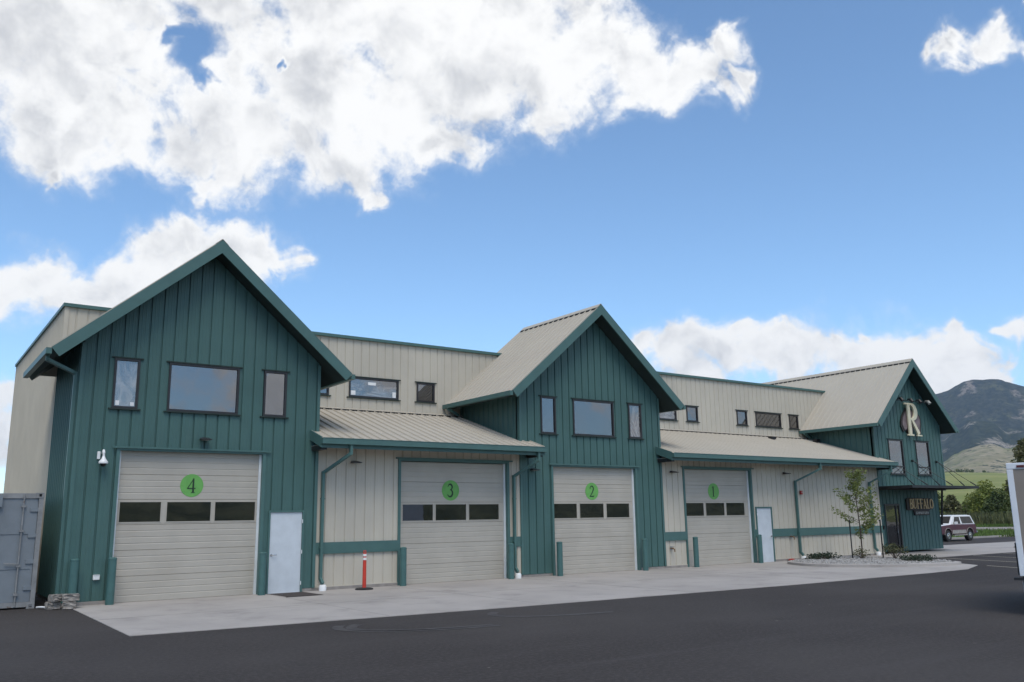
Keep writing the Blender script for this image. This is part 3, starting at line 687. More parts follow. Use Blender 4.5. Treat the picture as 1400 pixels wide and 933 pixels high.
MB().box(3.50, 3.70, YM+.202, 15.4, ZPAR-.10, ZPAR-.002).build('parapet_cap_end', 'green_trim', cap)
for i, (a, b, z0, z1) in enumerate(mo):
    gl = 'glass_film_wide' if i in (1, 3) else 'glass'
    st = [(a+f+.03, 6.12, .17, .15), (b-f-.17, 6.12, .13, .19), (13.15, 6.50, .30, .10)] if i == 1 else ()
    window(a+f, b-f, 6.10, 6.68, YM, gl, stick=st)
# inside floors and rear body of the sign gable
Bp(MB().box(3.7, 43.2, .35, 15.2, -.1, .02), 'floor_slab', 'dark_room')
core('side_wall', B, (43.275, 0, 0), Y_, Z_, (1,0,0), .02, 13.0, 3.02, 6.0, [], 'green_steel', d0=.0, d1=.12)
core('side_wall', B, (43.275, 0, 0), Y_, Z_, (1,0,0), .47, 13.0, ZB, 3.0, [], 'green_steel', d0=.0, d1=.12)
core('back_wall', B, (0, 13.0, 0), X_, Z_, (0,1,0), 37.5, 43.2, ZB, 6.0, [], 'green_steel', d0=0.02, d1=.15)

# ---- recessed entrance under the sign gable
YE = .45
ew = core('entrance_wall', B, (0, YE, 0), X_, Z_, (0,-1,0), 37.45, 43.27, ZB, 3.0, [(38.42, 39.68, 0, 2.30)], 'dark_room')
clad(ew, (0, YE, 0), X_, Z_, (0,-1,0), 37.46, 43.26, ZB, 3.0, [(38.42, 39.68, 0, 2.30)], .305, GROOVE, 'green_steel', joined='wall_cladding')
MB().box(37.46, 43.26, .03, YE-.01, 2.98, 3.015).build('soffit', 'green_trim', ew)
MB().box(37.46, 43.26, -.01, .028, 2.93, 3.018).build('overhang_trim', 'bronze', ew)
ed = Bp(MB().box(38.42, 38.49, YE-.03, YE+.06, .0, 2.30).box(39.61, 39.68, YE-.03, YE+.06, 0, 2.30).box(38.49, 39.61, YE-.028, YE+.06, 2.22, 2.30).box(38.49, 39.61, YE-.026, YE+.06, .012, .10).box(39.34, 39.39, YE-.03, YE+.05, .1, 2.22), 'entrance_door', 'bronze')
MB().box(38.49, 39.34, YE+.005, YE+.015, .10, 2.22).build('pane', 'glass_garage', ed)
MB().box(39.39, 39.61, YE+.005, YE+.015, .10, 2.22).build('pane', 'glass_garage', ed)
MB().tube([(39.27, YE-.03, .95), (39.27, YE-.08, .95), (39.27, YE-.08, 1.25), (39.27, YE-.03, 1.25)], .012, 8).build('handle', 'steel_bright', ed)
# canopy: flat steel frame hung on rods
cn = MB(); zc = 3.06
cn.box(37.40, 43.25, -1.66, -1.60, zc-.09, zc+.03).box(37.40, 37.46, -1.60, -.02, zc-.09, zc+.03).box(43.19, 43.25, -1.60, -.02, zc-.09, zc+.03)
for i in range(1, 7): cn.box(37.46+i*.82-.02, 37.46+i*.82+.02, -1.60, -.02, zc-.06, zc+.02)
canopy = Bp(cn, 'canopy', 'black_metal')
MB().box(37.46, 43.19, -1.60, -.06, zc+.021, zc+.032).build('canopy_deck', 'green_trim', canopy)
for i, bx in enumerate((38.22, 40.40, 42.58)):
    MB().tube([(bx, -.02, 4.34), (bx, -.10, 4.34)], .055, 10).build('bracket', 'black_metal', canopy)
    for fx in (bx-.57, bx+.57):
        MB().tube([(bx, -.09, 4.34), (fx, -1.60, zc+.05)], .013, 6).build('rod', 'black_metal', canopy)
        a = Vector((bx, -.09, 4.34)); b = Vector((fx, -1.60, zc+.05)); c_ = b+(a-b)*.16
        MB().tube([b, c_], .028, 8).build('turnbuckle', 'black_metal', canopy)
MB().tube([(43.31, YE-.02, 1.25), (43.33, .24, 2.97)], .055, 8).build('knee_brace', 'black_metal', canopy)

# ---- downspouts
def spout(pts, name='downspout', r=.048):
    mb = MB()
    for a, b in zip(pts, pts[1:]): mb.bar(a, b, 2*r, 2*r*.8, up=(1,0,0) if abs(b[2]-a[2]) > abs(b[1]-a[1]) and abs(b[2]-a[2]) > abs(b[0]-a[0]) else (0,0,1))
    return mb
def porch_spout(xt, xw, boot=True):
    d = Bp(spout([(xt, -.86, 4.00), (xt, -.86, 3.70)]), 'downspout', 'green_trim')
    spout([(xt, -.86, 3.74), (xw, -.05, 3.24)]).build('elbow', 'green_trim', d)
    spout([(xw, -.045, 3.28), (xw, -.045, .30)]).build('pipe', 'green_trim', d)
    spout([(xw, -.045, .34), (xw+.02, -.16, .20)]).build('shoe', 'green_trim', d)
    if boot: MB().lathe([(.10, 0), (.105, .12), (.085, .17), (.06, .175)], 16, (xw+.02, -.17, 0)).build('boot', 'white_plastic', d, smooth=True)
    for z in (1.15, 2.5): MB().box(xw-.062, xw+.062, -.09, -.01, z, z+.03).build('strap', 'green_trim', d)
porch_spout(10.45, 9.99); porch_spout(17.05, 16.63); porch_spout(31.90, 31.24); porch_spout(37.15, 36.62)
d = Bp(spout([(2.75, -.30, 5.92), (2.75, -.30, 5.78)]), 'downspout', 'green_trim')
spout([(2.75, -.30, 5.80), (3.44, .12, 5.58)]).build('elbow', 'green_trim', d)
spout([(3.45, .12, 5.62), (3.45, .12, .25)]).build('pipe', 'green_trim', d)
for x, zt in ((16.18, 5.9), (36.86, 5.88)):
    d = Bp(spout([(x, YM-.32, zt), (x, YM-.32, zt-.12)]), 'downspout', 'green_trim')
    spout([(x, YM-.32, zt-.08), (x+.45, YM-.30, zt-.30)]).build('elbow', 'green_trim', d)

# ---- signs on the end gable
sg = tag(empty('letter_sign', (40.6, -.02, 5.5)), 'large cream letter R over a dark bison emblem on the end gable', 'sign')
bis = [(-1.00,.40),(-.98,.62),(-.86,.84),(-.70,1.02),(-.52,1.20),(-.34,1.32),(-.12,1.36),(.10,1.30),(.30,1.20),(.55,1.14),(.80,1.08),(.98,.98),(1.06,.78),(1.04,.52),(.98,.34),(.96,.06),(.84,.06),(.82,.30),(.66,.42),(.40,.40),(.18,.34),(.10,.06),(-.02,.06),(-.06,.30),(-.22,.24),(-.34,.08),(-.44,.10),(-.50,.26),(-.66,.16),(-.82,.14),(-.90,.24)]
P2 = lambda s_, dx, dz: [(40.58+x*s_*.88+dx, 5.62+(z-.05)*s_+dz+.03) for x, z in bis]
MB().prism(P2(1.0, 0, 0), 'y', -.07, -.03).build('bison_silhouette', 'bison_dark', sg)
MB().prism(P2(.86, .02, .10), 'y', -.085, -.072).build('bison_relief', 'bison_mauve', sg)
glyph(G_['R'], 40.03, 5.55, 1.72, 1.60, -.12, .07).build('letter', 'cream_letter', sg)
ls = tag(empty('name_sign', (41.4, YE-.03, 1.9)), 'small gold BUFFALO lettering on a black plaque beside the entrance', 'sign')
MB().prism([(40.22, 2.02), (40.22, 2.50), (40.40, 2.58), (42.40, 2.56), (42.50, 2.48), (42.50, 2.04), (42.20, 1.98), (42.16, 1.74), (40.86, 1.74), (40.80, 1.98), (40.38, 1.98)], 'y', YE-.085, YE-.03).build('plaque', 'bison_dark', ls)
xx = 40.44
for ch in 'BUFFALO':
    wd = {'B': .29, 'U': .33, 'F': .28, 'A': .33, 'L': .28, 'O': .34}[ch]
    glyph(G_[ch], xx, 2.06, .50, .47, YE-.09, .03).build('letter', 'gold_letter', ls); xx += wd
xx = 40.95
for ch in (0, 1, 2, 3, 4, 5, 6, 7, 8): MB().box(xx, xx+.055, YE-.10, YE-.086, 1.79, 1.92).box(xx+.056, xx+.09, YE-.099, YE-.086, 1.79+.05*(ch % 3), 1.84+.04*(ch % 2)).build('letter', 'grey_letter', ls); xx += .128
lb = tag(empty('sign_light_bar', (40.4, 0, 7.2)), 'black pipe bar with small spot lamps above the letter sign', 'lamp')
MB().tube([(39.0, -.32, 7.22), (41.8, -.32, 7.22)], .022, 8).build('bar', 'black_metal', lb)
for x in (39.35, 41.45): MB().tube([(x, -.02, 7.22), (x, -.32, 7.22)], .018, 6).build('arm', 'black_metal', lb)
for i, x in enumerate((39.2, 40.05, 40.8, 41.6)):
    MB().tube([(x, -.32, 7.24), (x, -.36, 7.30), (x, -.50, 7.26), (x, -.58, 7.14)], [.02, .03, .075, .085], 10).build('spot_head', 'black_metal' if i < 3 else 'grey_letter', lb)
# ================================================================== ground, paving, kerbs
def sheet(name, pts, z, m, kind='structure', thick=None):
    mb = MB()
    if thick: mb.prism(pts, 'z', z-thick, z)
    else:
        mb.v = [(x, y, z) for x, y in pts]; mb.f = [tuple(range(len(pts)))]
    o = mb.build(name, m, recalc=True); o['kind'] = kind
    return o
def rounded(pts, r, n=6):
    out = []
    for i, p in enumerate(pts):
        a, b = Vector(pts[i-1]), Vector(pts[(i+1) % len(pts)]); p = Vector(p)
        da, db = (a-p), (b-p); ra = min(r, da.length*.45, db.length*.45)
        q0, q1 = p+da.normalized()*ra, p+db.normalized()*ra
        for k in range(n+1):
            t = k/n; q = q0*(1-t)**2+p*2*t*(1-t)+q1*t*t; out.append((q.x, q.y))
    return out
terrain_mat('meadow', ((.085, .115, .032), (.135, .150, .050)), .02, second=[((.17, .16, .075), .006, .52, .66, (1, 1, 1))])
sheet('ground', [(9000*math.cos(2*math.pi*i/48)+500, 9000*math.sin(2*math.pi*i/48)) for i in range(48)], -.06, 'meadow')
sheet('parking_lot', [(-60, -70), (130, -70), (130, -30), (96, 9.2), (44, 9.2), (44, 40), (-60, 40)], 0.0, 'asphalt')
# concrete apron in front of the garage doors
apron = sheet('pavement', [(3.70, .30), (3.62, -6.85), (11.3, -7.45), (20.2, -7.90), (27.0, -7.95), (29.6, -7.85), (31.9, -7.0), (32.7, -5.9), (33.9, -2.95), (43.5, -3.1), (46.0, -2.2), (48.5, -.4), (52, 1.0), (60, 1.4), (60, 3.6), (50, 3.9), (46, 4.6), (44.0, 4.6), (44.0, .47), (37.45, .47), (37.45, .30)], .012, 'concrete', thick=.05)
for x, y0, y1 in ((8.45, -7.15, 0.0), (12.2, -7.4, 0), (16.75, -7.65, 0), (22.9, -7.85, 0)):
    o = MB().box(x-.006, x+.006, y0, y1, .0121, .0145).build('control_joint', 'foundation', apron)
o = MB().box(3.7, 27.5, -3.706, -3.694, .0121, .0147).build('control_joint', 'foundation', apron)
for k, (cx_, cy_, rx, ry, a0, a1) in enumerate(((9.6, -8.6, 2.6, 1.15, 150, 262), (9.9, -8.5, 3.1, 1.45, 158, 258), (12.6, -8.55, 2.5, 1.05, 150, 262))):
    mb = MB(); pts = []
    for i in range(25):
        a = R_(a0+(a1-a0)*i/24); pts.append((cx_+rx*math.cos(a), cy_+ry*math.sin(a)))
    for (x0, y0), (x1, y1) in zip(pts, pts[1:]):
        d_ = Vector((x1-x0, y1-y0)).normalized()*.10; n_ = (-d_.y, d_.x)
        mb.add([(x0-n_[0], y0-n_[1], .004), (x1-n_[0], y1-n_[1], .004), (x1+n_[0], y1+n_[1], .004), (x0+n_[0], y0+n_[1], .004)], [(0, 1, 2, 3)])
    o = mb.build('tyre_mark', 'scuffed_asphalt'); o['kind'] = 'structure'
# planting island with kerb
isl = rounded([(28.5, -1.5), (27.7, -3.3), (28.6, -5.1), (30.4, -6.15), (31.9, -6.35), (32.6, -5.5), (33.1, -3.3), (33.5, -1.2), (31.0, -.4)], .8)
cxy = Vector((30.8, -3.4)); out_ = [tuple(cxy+(Vector(p)-cxy)*1.06) for p in isl]
mb = MB(); n = len(isl)
for i in range(n):
    j = (i+1) % n
    mb.hexa([(*isl[i], .0), (*isl[j], .0), (*out_[j], .0), (*out_[i], .0)], [(*isl[i], .12), (*isl[j], .12), (*out_[j], .10), (*out_[i], .10)])
kb = mb.build('kerb', 'concrete', recalc=True); kb['kind'] = 'structure'
sheet('planting_bed', [tuple(cxy+(Vector(p)-cxy)*1.005) for p in isl], .09, 'bed_soil')
def in_poly(x, y, poly):
    c = False
    for i in range(len(poly)):
        x1, y1 = poly[i]; x2, y2 = poly[i-1]
        if (y1 > y) != (y2 > y) and x < (x2-x1)*(y-y1)/(y2-y1)+x1: c = not c
    return c
rk = MB(); rnd = random.Random(3)
while len(rk.v) < 8*2600:
    x, y = rnd.uniform(27.5, 33.6), rnd.uniform(-6.4, -.3)
    if not in_poly(x, y, isl): continue
    a = rnd.uniform(.022, .06); t = rnd.uniform(0, 6.28); h = a*rnd.uniform(.6, 1.1)
    q = [(x+a*math.cos(t+k*1.571+rnd.uniform(-.3, .3))*rnd.uniform(.8, 1.2), y+a*math.sin(t+k*1.571)*rnd.uniform(.8, 1.2)) for k in range(4)]
    rk.hexa([(*p, .088) for p in q], [(x+(p[0]-x)*.55, y+(p[1]-y)*.55, .092+h) for p in q])
tag(rk.build('gravel', 'river_rock'), 'pale river rock spread over the planting bed', 'gravel', kind='stuff')
# parking stripes in front of the entrance
for i in range(5):
    x = 36.1+2.65*i
    mb = MB(); mb.v = [(x, -3.3, .005), (x+.10, -3.3, .005), (x-1.50, -7.6, .005), (x-1.60, -7.6, .005)]; mb.f = [(0, 1, 2, 3)]
    o = mb.build('road_marking', 'line_paint'); o['kind'] = 'structure'
mb = MB(); mb.v = [(31.9, -7.3, .005), (32.0, -7.3, .005), (30.9, -9.6, .005), (30.8, -9.6, .005)]; mb.f = [(0, 1, 2, 3)]
o = mb.build('road_marking', 'line_paint'); o['kind'] = 'structure'
# kerb and verge beyond the parked vehicle, gravel road, weeds
o = MB().box(47, 96.0, 9.22, 9.42, -.05, .12).build('kerb', 'concrete'); o['kind'] = 'structure'
sheet('grass_verge', [(47, 9.42), (96, 9.42), (128, -25), (400, -25), (400, 300), (47, 300)], .03, 'verge_grass')
az = 1.10587; UX = Vector((math.sin(az), math.cos(az))); VX = Vector((math.cos(az), -math.sin(az))); C0 = Vector((0, -23.44))
def uv(u, v): p = C0+UX*u+VX*v; return (p.x, p.y)
sheet('road', [uv(95, -120), uv(107, -120), uv(107, 140), uv(95, 140)], .22, 'gravel_road', thick=.3)
def blades(name, mname, n, u0, u1, v0, v1, h0, h1, w, z=0.03, seed=1):
    r = random.Random(seed); mb = MB()
    for _ in range(n):
        x, y = uv(r.uniform(u0, u1), r.uniform(v0, v1)); h = r.uniform(h0, h1); t = r.uniform(0, 3.14); ww = w*r.uniform(.6, 1.4)
        dx, dy = math.cos(t)*ww, math.sin(t)*ww; lx, ly = r.uniform(-.3, .3)*h, r.uniform(-.3, .3)*h
        mb.add([(x-dx, y-dy, z), (x+dx, y+dy, z), (x+lx, y+ly, z+h)], [(0, 1, 2)])
    o = mb.build(name, mname); o['kind'] = 'stuff'; return o
tag(blades('grass', 'verge_grass', 9000, 74, 95, -14, 16, .12, .38, .05, seed=2), 'short green grass on the roadside verge', 'grass')
tag(blades('grass', 'verge_grass', 6000, 107, 128, -16, 20, .15, .45, .07, seed=4), 'green grass beyond the gravel road', 'grass')
tag(blades('tall_weeds', 'weed', 9000, 126, 150, -22, 24, .7, 2.0, .16, seed=3), 'brownish tall weeds in front of the bushes', 'weeds')

# ================================================================== far hills and mountain
terrain_mat('forest_slope', ((.014, .022, .020), (.050, .056, .042)), .030, .35, .65, second=[((.23, .195, .165), .0055, .56, .66, (1, 1, .7)), ((.085, .090, .050), .009, .54, .68, (1, 1, 1)), ((.012, .020, .018), .045, .52, .62, (1, 1, 1))])
terrain_mat('ridge_slope', ((.014, .024, .020), (.046, .056, .038)), .035, .35, .65, second=[((.27, .24, .20), .0060, .55, .63, (1, 1, .8)), ((.014, .022, .019), .05, .52, .62, (1, 1, 1))])
terrain_mat('foothill_slope', ((.20, .185, .115), (.31, .27, .19)), .016, .35, .65, second=[((.15, .17, .075), .006, .5, .66, (1, 1, 1)), ((.045, .060, .038), .040, .56, .62, (1, 1, 1))])
terrain_mat('field_slope', ((.175, .205, .065), (.26, .265, .105)), .004, .4, .6, second=[((.36, .35, .20), .006, .55, .66, (.6, .9, 1)), ((.125, .155, .058), .004, .54, .70, (1, 1, 1))])  # sunlight on the fields is put into these brightened grass colours
def hill(name, crest, uc, u0, u1, m, amp, wl, seed, nv=150, nu=44, front=1.3):
    """terrain with crest heights given along the lateral axis v at distance uc; rises from u0 and falls away to u1"""
    from mathutils import noise
    mb = MB(); v0, v1 = crest[0][0], crest[-1][0]
    def H(v):
        for (a, ha), (b, hb) in zip(crest, crest[1:]):
            if a <= v <= b:
                t = (v-a)/(b-a); t = t*t*(3-2*t)*.5+t*.5; return ha+(hb-ha)*t
        return 0
    for i in range(nv+1):
        # finer where the frame looks
        s = i/nv*2-1; v = (v0+v1)/2+(abs(s)**1.7)*(1 if s > 0 else -1)*(v1-v0)/2
        for j in range(nu+1):
            t = j/nu; u = u0+(u1-u0)*t; tc = (uc-u0)/(u1-u0)
            k = (t/tc)**front if t < tc else max(0.0, 1-((t-tc)/(1-tc)))**.8
            x, y = uv(u, v)
            nz = noise.fractal(Vector((x/wl, y/wl, seed)), 1.0, 2.0, 6)
            z = H(v)*k+nz*amp*min(1, k*1.6)*(1 if k < .97 else .35)
            mb.v.append((x, y, z-.4))
    for i in range(nv):
        for j in range(nu):
            a = i*(nu+1)+j; mb.f.append((a, a+nu+1, a+nu+2, a+1))
    o = mb.build(name, m, smooth=False); o.data.shade_smooth(); o['kind'] = 'structure'; return o
hill('mountain', [(-3600, 300), (-2200, 520), (-1200, 600), (-357, 655), (-184, 728), (-124, 742), (-61, 772), (-21, 790), (27, 798), (79, 791), (115, 792), (171, 786), (206, 766), (259, 744), (294, 731), (600, 640), (1000, 700), (1900, 560), (3200, 420)], 6000, 4700, 7300, 'forest_slope', 26, 420, 3.1, nv=260, nu=60, front=1.0)
hill('ridge', [(-2600, 120), (-1000, 200), (-300, 260), (-128, 334), (-95, 359), (-57, 380), (-13, 425), (31, 415), (82, 402), (126, 353), (199, 365), (500, 300), (1200, 330), (2400, 200)], 4500, 3300, 5400, 'ridge_slope', 16, 260, 7.7, nv=220, nu=50, front=1.0)
hill('foothill', [(-2000, 60), (-700, 90), (-136, 124), (-90, 156), (-60, 177), (-28, 191), (12, 202), (46, 203), (79, 188), (127, 194), (400, 160), (900, 180), (1900, 120)], 3000, 1900, 3700, 'foothill_slope', 9, 150, 1.3, nv=220, nu=50, front=1.1)
hill('field', [(-1500, 70), (-400, 66), (-68, 62), (-38, 62), (2, 60), (59, 56), (300, 58), (1400, 50)], 1500, 260, 2100, 'field_slope', 2.5, 240, 5.5, nv=120, nu=50, front=1.15)

# unseen wooded rise, added so the door panes mirror something dark
terrain_mat('added_rise', ((.045, .055, .035), (.11, .115, .07)), .05, .35, .65)
def rise():
    from mathutils import noise
    mb = MB(); nx, ny = 120, 10
    for i in range(nx+1):
        x = -900+2600*i/nx
        for j in range(ny+1):
            t = j/ny; y = -330-260*t
            h = (20+12*noise.noise(Vector((x/210, 3.3, 0)))+5*noise.noise(Vector((x/37, 8.3, 0))))*math.sin(math.pi*min(1, t*1.2+.0)*.83)
            mb.v.append((x, y, h-.3))
    for i in range(nx):
        for j in range(ny):
            a = i*(ny+1)+j; mb.f.append((a, a+ny+1, a+ny+2, a+1))
    o = mb.build('hill', 'added_rise'); o['kind'] = 'structure'
rise()

# ================================================================== trees and bushes
def leaves(mb, c, rad, n, size, r, squash=1.0, hollow=.35):
    for _ in range(n):
        while True:
            p = Vector((r.uniform(-1, 1), r.uniform(-1, 1), r.uniform(-1, 1)))
            if hollow < p.length < 1: break
        q = Vector((c[0]+p.x*rad, c[1]+p.y*rad, c[2]+p.z*rad*squash))
        a = Vector((r.uniform(-1, 1), r.uniform(-1, 1), r.uniform(-.7, .7))).normalized(); b = a.cross(Vector((r.uniform(-1, 1), r.uniform(-1, 1), r.uniform(-1, 1)))).normalized()
        s = size*r.uniform(.6, 1.3)
        mb.add([q-a*s, q+b*s*.45, q+a*s, q-b*s*.45], [(0, 1, 2, 3)])
def bush(name, u, v, h, w, m, label, group, seed, size=.24, n=1500, trunk=.16):
    r = random.Random(seed); x, y = uv(u, v)
    o = tag(empty(name, (x, y, 0)), label, 'bush' if 'bush' in name else 'tree', group)
    st = MB(); cr = MB(); k = max(7, int(w*2.2)); lobes = []
    for i in range(k):
        t = r.uniform(0, 6.28); d = w*.5*math.sqrt(r.random()); z = h*r.uniform(.12, .80)*(1-.45*(d/(w*.5))**2)
        lobes.append((x+d*math.cos(t), y+d*math.sin(t), z, w*r.uniform(.13, .24)))
    lobes += [(x, y, h*.84, w*.20), (x+w*.15, y, h*.70, w*.24), (x-w*.15, y, h*.66, w*.24)]
    for lx, ly, lz, lr in lobes:
        st.tube([(x+(lx-x)*.1, y+(ly-y)*.1, -.1), (x+(lx-x)*.5, y+(ly-y)*.5, lz*.45), (lx, ly, lz)], [trunk, trunk*.6, trunk*.25], 5)
        leaves(cr, (lx, ly, lz), lr*1.15, int(n/len(lobes)), size, r, .9)
    leaves(cr, (x, y, h*.42), w*.5, n//3, size, r, h*.8/w, .2)
    st.build('trunk', 'bark', o); cr.build('crown', m, o); return o
bush('bush', 150, -4.2, 4.6, 3.0, 'leaf_olive', 'narrow olive brown bush just past the corner of the end gable', 'bushes beyond the road', 11)
bush('bush', 156, -2.6, 2.9, 4.2, 'leaf_olive', 'low olive bush behind the parked vehicle roof', 'bushes beyond the road', 12)
bush('bush', 168, -.8, 4.4, 4.0, 'leaf_bright', 'pale yellow green bush above the parked vehicle', 'bushes beyond the road', 18)
bush('bush', 152, .6, 6.5, 5.6, 'leaf_bright', 'tall bright green bush under the canopy tip', 'bushes beyond the road', 13, n=3600)
bush('bush', 147, 2.2, 5.0, 4.8, 'leaf_dark', 'wide dark green bush beside the white trailer', 'bushes beyond the road', 14, n=2400)
bush('bush', 158, 3.6, 6.2, 4.8, 'leaf_bright', 'light green bush top showing behind the dark bush', 'bushes beyond the road', 15)
bush('bush', 150, 6.2, 5.6, 4.6, 'leaf_dark', 'dark bush mostly hidden by the white trailer', 'bushes beyond the road', 16)
bush('bush', 170, -7.0, 5.2, 4.8, 'leaf_dark', 'dark bush mostly hidden by the end gable wall', 'bushes beyond the road', 17)
bush('roadside_tree', 112, 5.2, 10.6, 5.2, 'leaf_olive', 'broad olive leaved tree standing above the trailer roof', None, 21, size=.26, n=3200, trunk=.22)
rr = random.Random(5)
for i, (v, s, lab) in enumerate([(-44, 4, 'small dark tree at the near end of the far field row'), (-38, 5, 'second small dark tree in the far field row'), (-30, 7, 'rounder dark tree left of the gap in the far field row'), (-25, 7, 'dark tree left of the middle of the far field row'), (-17, 8, 'largest dark tree in the far field row'), (-10, 6, 'dark tree closing the far field row'), (7, 4, 'lone dark tree standing apart on the far field')]):
    x, y = uv(1500, v); mb = MB(); o = tag(empty('field_tree', (x, y, 58)), lab, 'tree', 'trees on the far field')
    leaves(mb, (x, y, 58+s*.55), s*.62, 160, 1.0, rr, .8, .1); mb.build('crown', 'leaf_dark', o)
    MB().tube([(x, y, 56), (x, y, 58+s*.5)], [.5, .3], 6).build('trunk', 'bark', o)

# young staked tree in the planting bed
r = random.Random(31)
tx, ty = 32.3, -2.2
o = tag(empty('young_tree', (tx, ty, .09)), 'slender young tree with sparse green leaves between two stakes', 'tree')
tr = MB(); cr = MB()
tr.tube([(tx, ty, .05), (tx+.02, ty, 1.2), (tx-.05, ty+.02, 2.4), (tx-.14, ty, 3.60)], [.032, .027, .018, .006], 7)
for i in range(34):
    z = 1.0+2.45*(i/33)**.95+r.uniform(-.06, .06); t = r.uniform(0, 6.28); L = (.62+.35*math.sin(min(1, (z-.9)/1.1)*1.57))*(1.0-max(0, (z-2.0)/2.3))*r.uniform(.55, 1.1)+.10
    if z > 2.75 and z < 3.05: L *= .5
    bx = tx-.14*max(0, (z-1.2)/2.5); e = (bx+L*math.cos(t), ty+L*math.sin(t), z+L*.5)
    tr.tube([(bx, ty, z), ((bx+e[0])/2, (ty+e[1])/2, z+L*.2), e], [.010, .006, .002], 4)
    for q in range(5):
        f_ = .3+.7*q/4; c = (bx+(e[0]-bx)*f_, ty+(e[1]-ty)*f_, z+L*.5*f_*f_)
        leaves(cr, c, .16, 13, .060, r, .8, 0)
leaves(cr, (tx-.14, ty, 3.55), .15, 30, .055, r, 1.2, 0)
tr.build('trunk', 'bark', o); cr.build('crown', 'leaf_young', o)
for i, (sx, sy, hh, lab) in enumerate(((31.55, -2.25, 1.62, 'thin dark stake left of the young tree'), (32.55, -2.95, 1.62, 'thin dark stake right of the young tree'))):
    s_ = tag(empty('tree_stake', (sx, sy, .09)), lab, 'stake', 'stakes beside the young tree')
    MB().bar((sx, sy, .0), (sx+.02*i, sy, hh), .042, .03).build('post', 'black_metal', s_)
    MB().box(sx-.03, sx+.03, sy-.025, sy+.025, hh-.06, hh-.02).build('tie_clip', 'rubber', s_)
def shrub(x, y, w, h, m, label, seed, n=260, size=.05):
    r = random.Random(seed); o = tag(empty('shrub', (x, y, .09)), label, 'shrub', 'shrubs in the planting bed'); st = MB(); cr = MB()
    for i in range(16):
        t = r.uniform(0, 6.28); d = w*.5*math.sqrt(r.random()); e = (x+d*math.cos(t), y+d*math.sin(t), .1+h*r.uniform(.5, 1)*(1-.3*d/(w*.5)))
        st.tube([(x, y, .06), (x+(e[0]-x)*.4, y+(e[1]-y)*.4, .1+(e[2]-.1)*.5), e], [.012, .008, .003], 4)
        leaves(cr, e, .11+w*.07, n//16, size, r, .6 if h < .3 else .9, 0)
    st.build('stem', 'bark', o); cr.build('foliage', m, o)
shrub(30.55, -1.55, 1.35, .22, 'leaf_juniper', 'low spreading dark juniper nearest the downspout', 1, 700, .05)
shrub(31.8, -2.5, .65, .42, 'leaf_shrub', 'small twiggy shrub between the two stakes', 2, 160, .045)
shrub(32.7, -3.35, .85, .60, 'leaf_shrub', 'rounded olive shrub right of the stakes', 3, 420, .05)
shrub(31.7, -4.75, 1.5, .16, 'leaf_juniper', 'flat dark juniper at the tip of the planting bed', 4, 700, .05)

# ================================================================== fixtures on the walls
def wall_lamp(x, y, z, label):
    o = tag(empty('wall_lamp', (x, y, z)), label, 'lamp', 'dark wall lamps')
    MB().box(x-.05, x+.05, y-.04, y+.0, z-.015, z+.06).build('back_box', 'bronze', o)
    MB().hexa([(x-.15, y-.26, z-.015), (x+.15, y-.26, z-.015), (x+.13, y-.04, z-.02), (x-.13, y-.04, z-.02)], [(x-.15, y-.26, z+.005), (x+.15, y-.26, z+.005), (x+.09, y-.04, z+.055), (x-.09, y-.04, z+.055)]).build('hood', 'bronze', o)
    MB().box(x-.08, x+.08, y-.21, y-.07, z-.027, z-.0185).build('lens', 'grey_letter', o)
wall_lamp(6.62, 0, 4.05, 'dark wall lamp above garage door numbered four'); wall_lamp(10.95, .02, 3.55, 'dark wall lamp between the white door and garage door numbered three')
wall_lamp(17.42, 0, 3.46, 'dark wall lamp on green wall left of garage door numbered two'); wall_lamp(23.95, .02, 3.50, 'dark wall lamp left of garage door numbered one'); wall_lamp(30.6, .02, 3.56, 'dark wall lamp right of garage door numbered one')
sc = tag(empty('security_camera', (4.16, 0, 3.4)), 'white dome security camera left of garage door numbered four', 'camera')
MB().box(4.06, 4.13, -.07, -.0, 3.47, 3.66).build('junction_box', 'white_plastic', sc, bevel=.012)
MB().tube([(4.19, -.01, 3.62), (4.19, -.10, 3.68), (4.19, -.16, 3.62), (4.19, -.16, 3.50)], .032, 10).build('arm', 'white_plastic', sc, smooth=True)
MB().lathe([(.03, .16), (.05, .10), (.105, .03), (.112, 0), (.105, -.02)][::-1], 20, (4.19, -.16, 3.38)).build('housing', 'white_plastic', sc, smooth=True)
MB().lathe([(.0, -.075), (.035, -.07), (.062, -.045), (.072, 0)], 18, (4.19, -.16, 3.362)).build('dome', 'black_metal', sc, smooth=True)
ob = tag(empty('outlet_box', (4.25, 0, .66)), 'white outlet cover low on the green wall left of garage door numbered four', 'outlet')
MB().box(4.18, 4.33, -.075, -.0, .59, .71).build('cover', 'white_plastic', ob, bevel=.012)
MB().box(4.19, 4.32, -.085, -.076, .70, .715).build('lid_hinge', 'white_plastic', ob)
def spigot(x, z, label):
    o = tag(empty('hose_spigot', (x, .03, z)), label, 'spigot', 'wall spigots')
    MB().tube([(x, .03, z), (x, -.10, z), (x+.02, -.14, z-.05), (x+.02, -.14, z-.13)], [.03, .028, .026, .022], 10).build('spout', 'valve_brass', o)
    MB().lathe([(.05, 0), (.05, .012)], 12, (x, -.09, z+.05)).build('wheel', 'steel_bright', o)
    MB().box(x-.06, x+.06, .005, .02, z-.07, z+.07).build('plate', 'steel_bright', o)
spigot(23.75, .72, 'brass hose spigot on the tan wall left of garage door numbered one'); spigot(30.75, .98, 'brass spigot on the tan wall right of the far white door')
al = tag(empty('alarm_horn', (31.62, .02, 2.77)), 'small red alarm horn beside the far downspout', 'alarm')
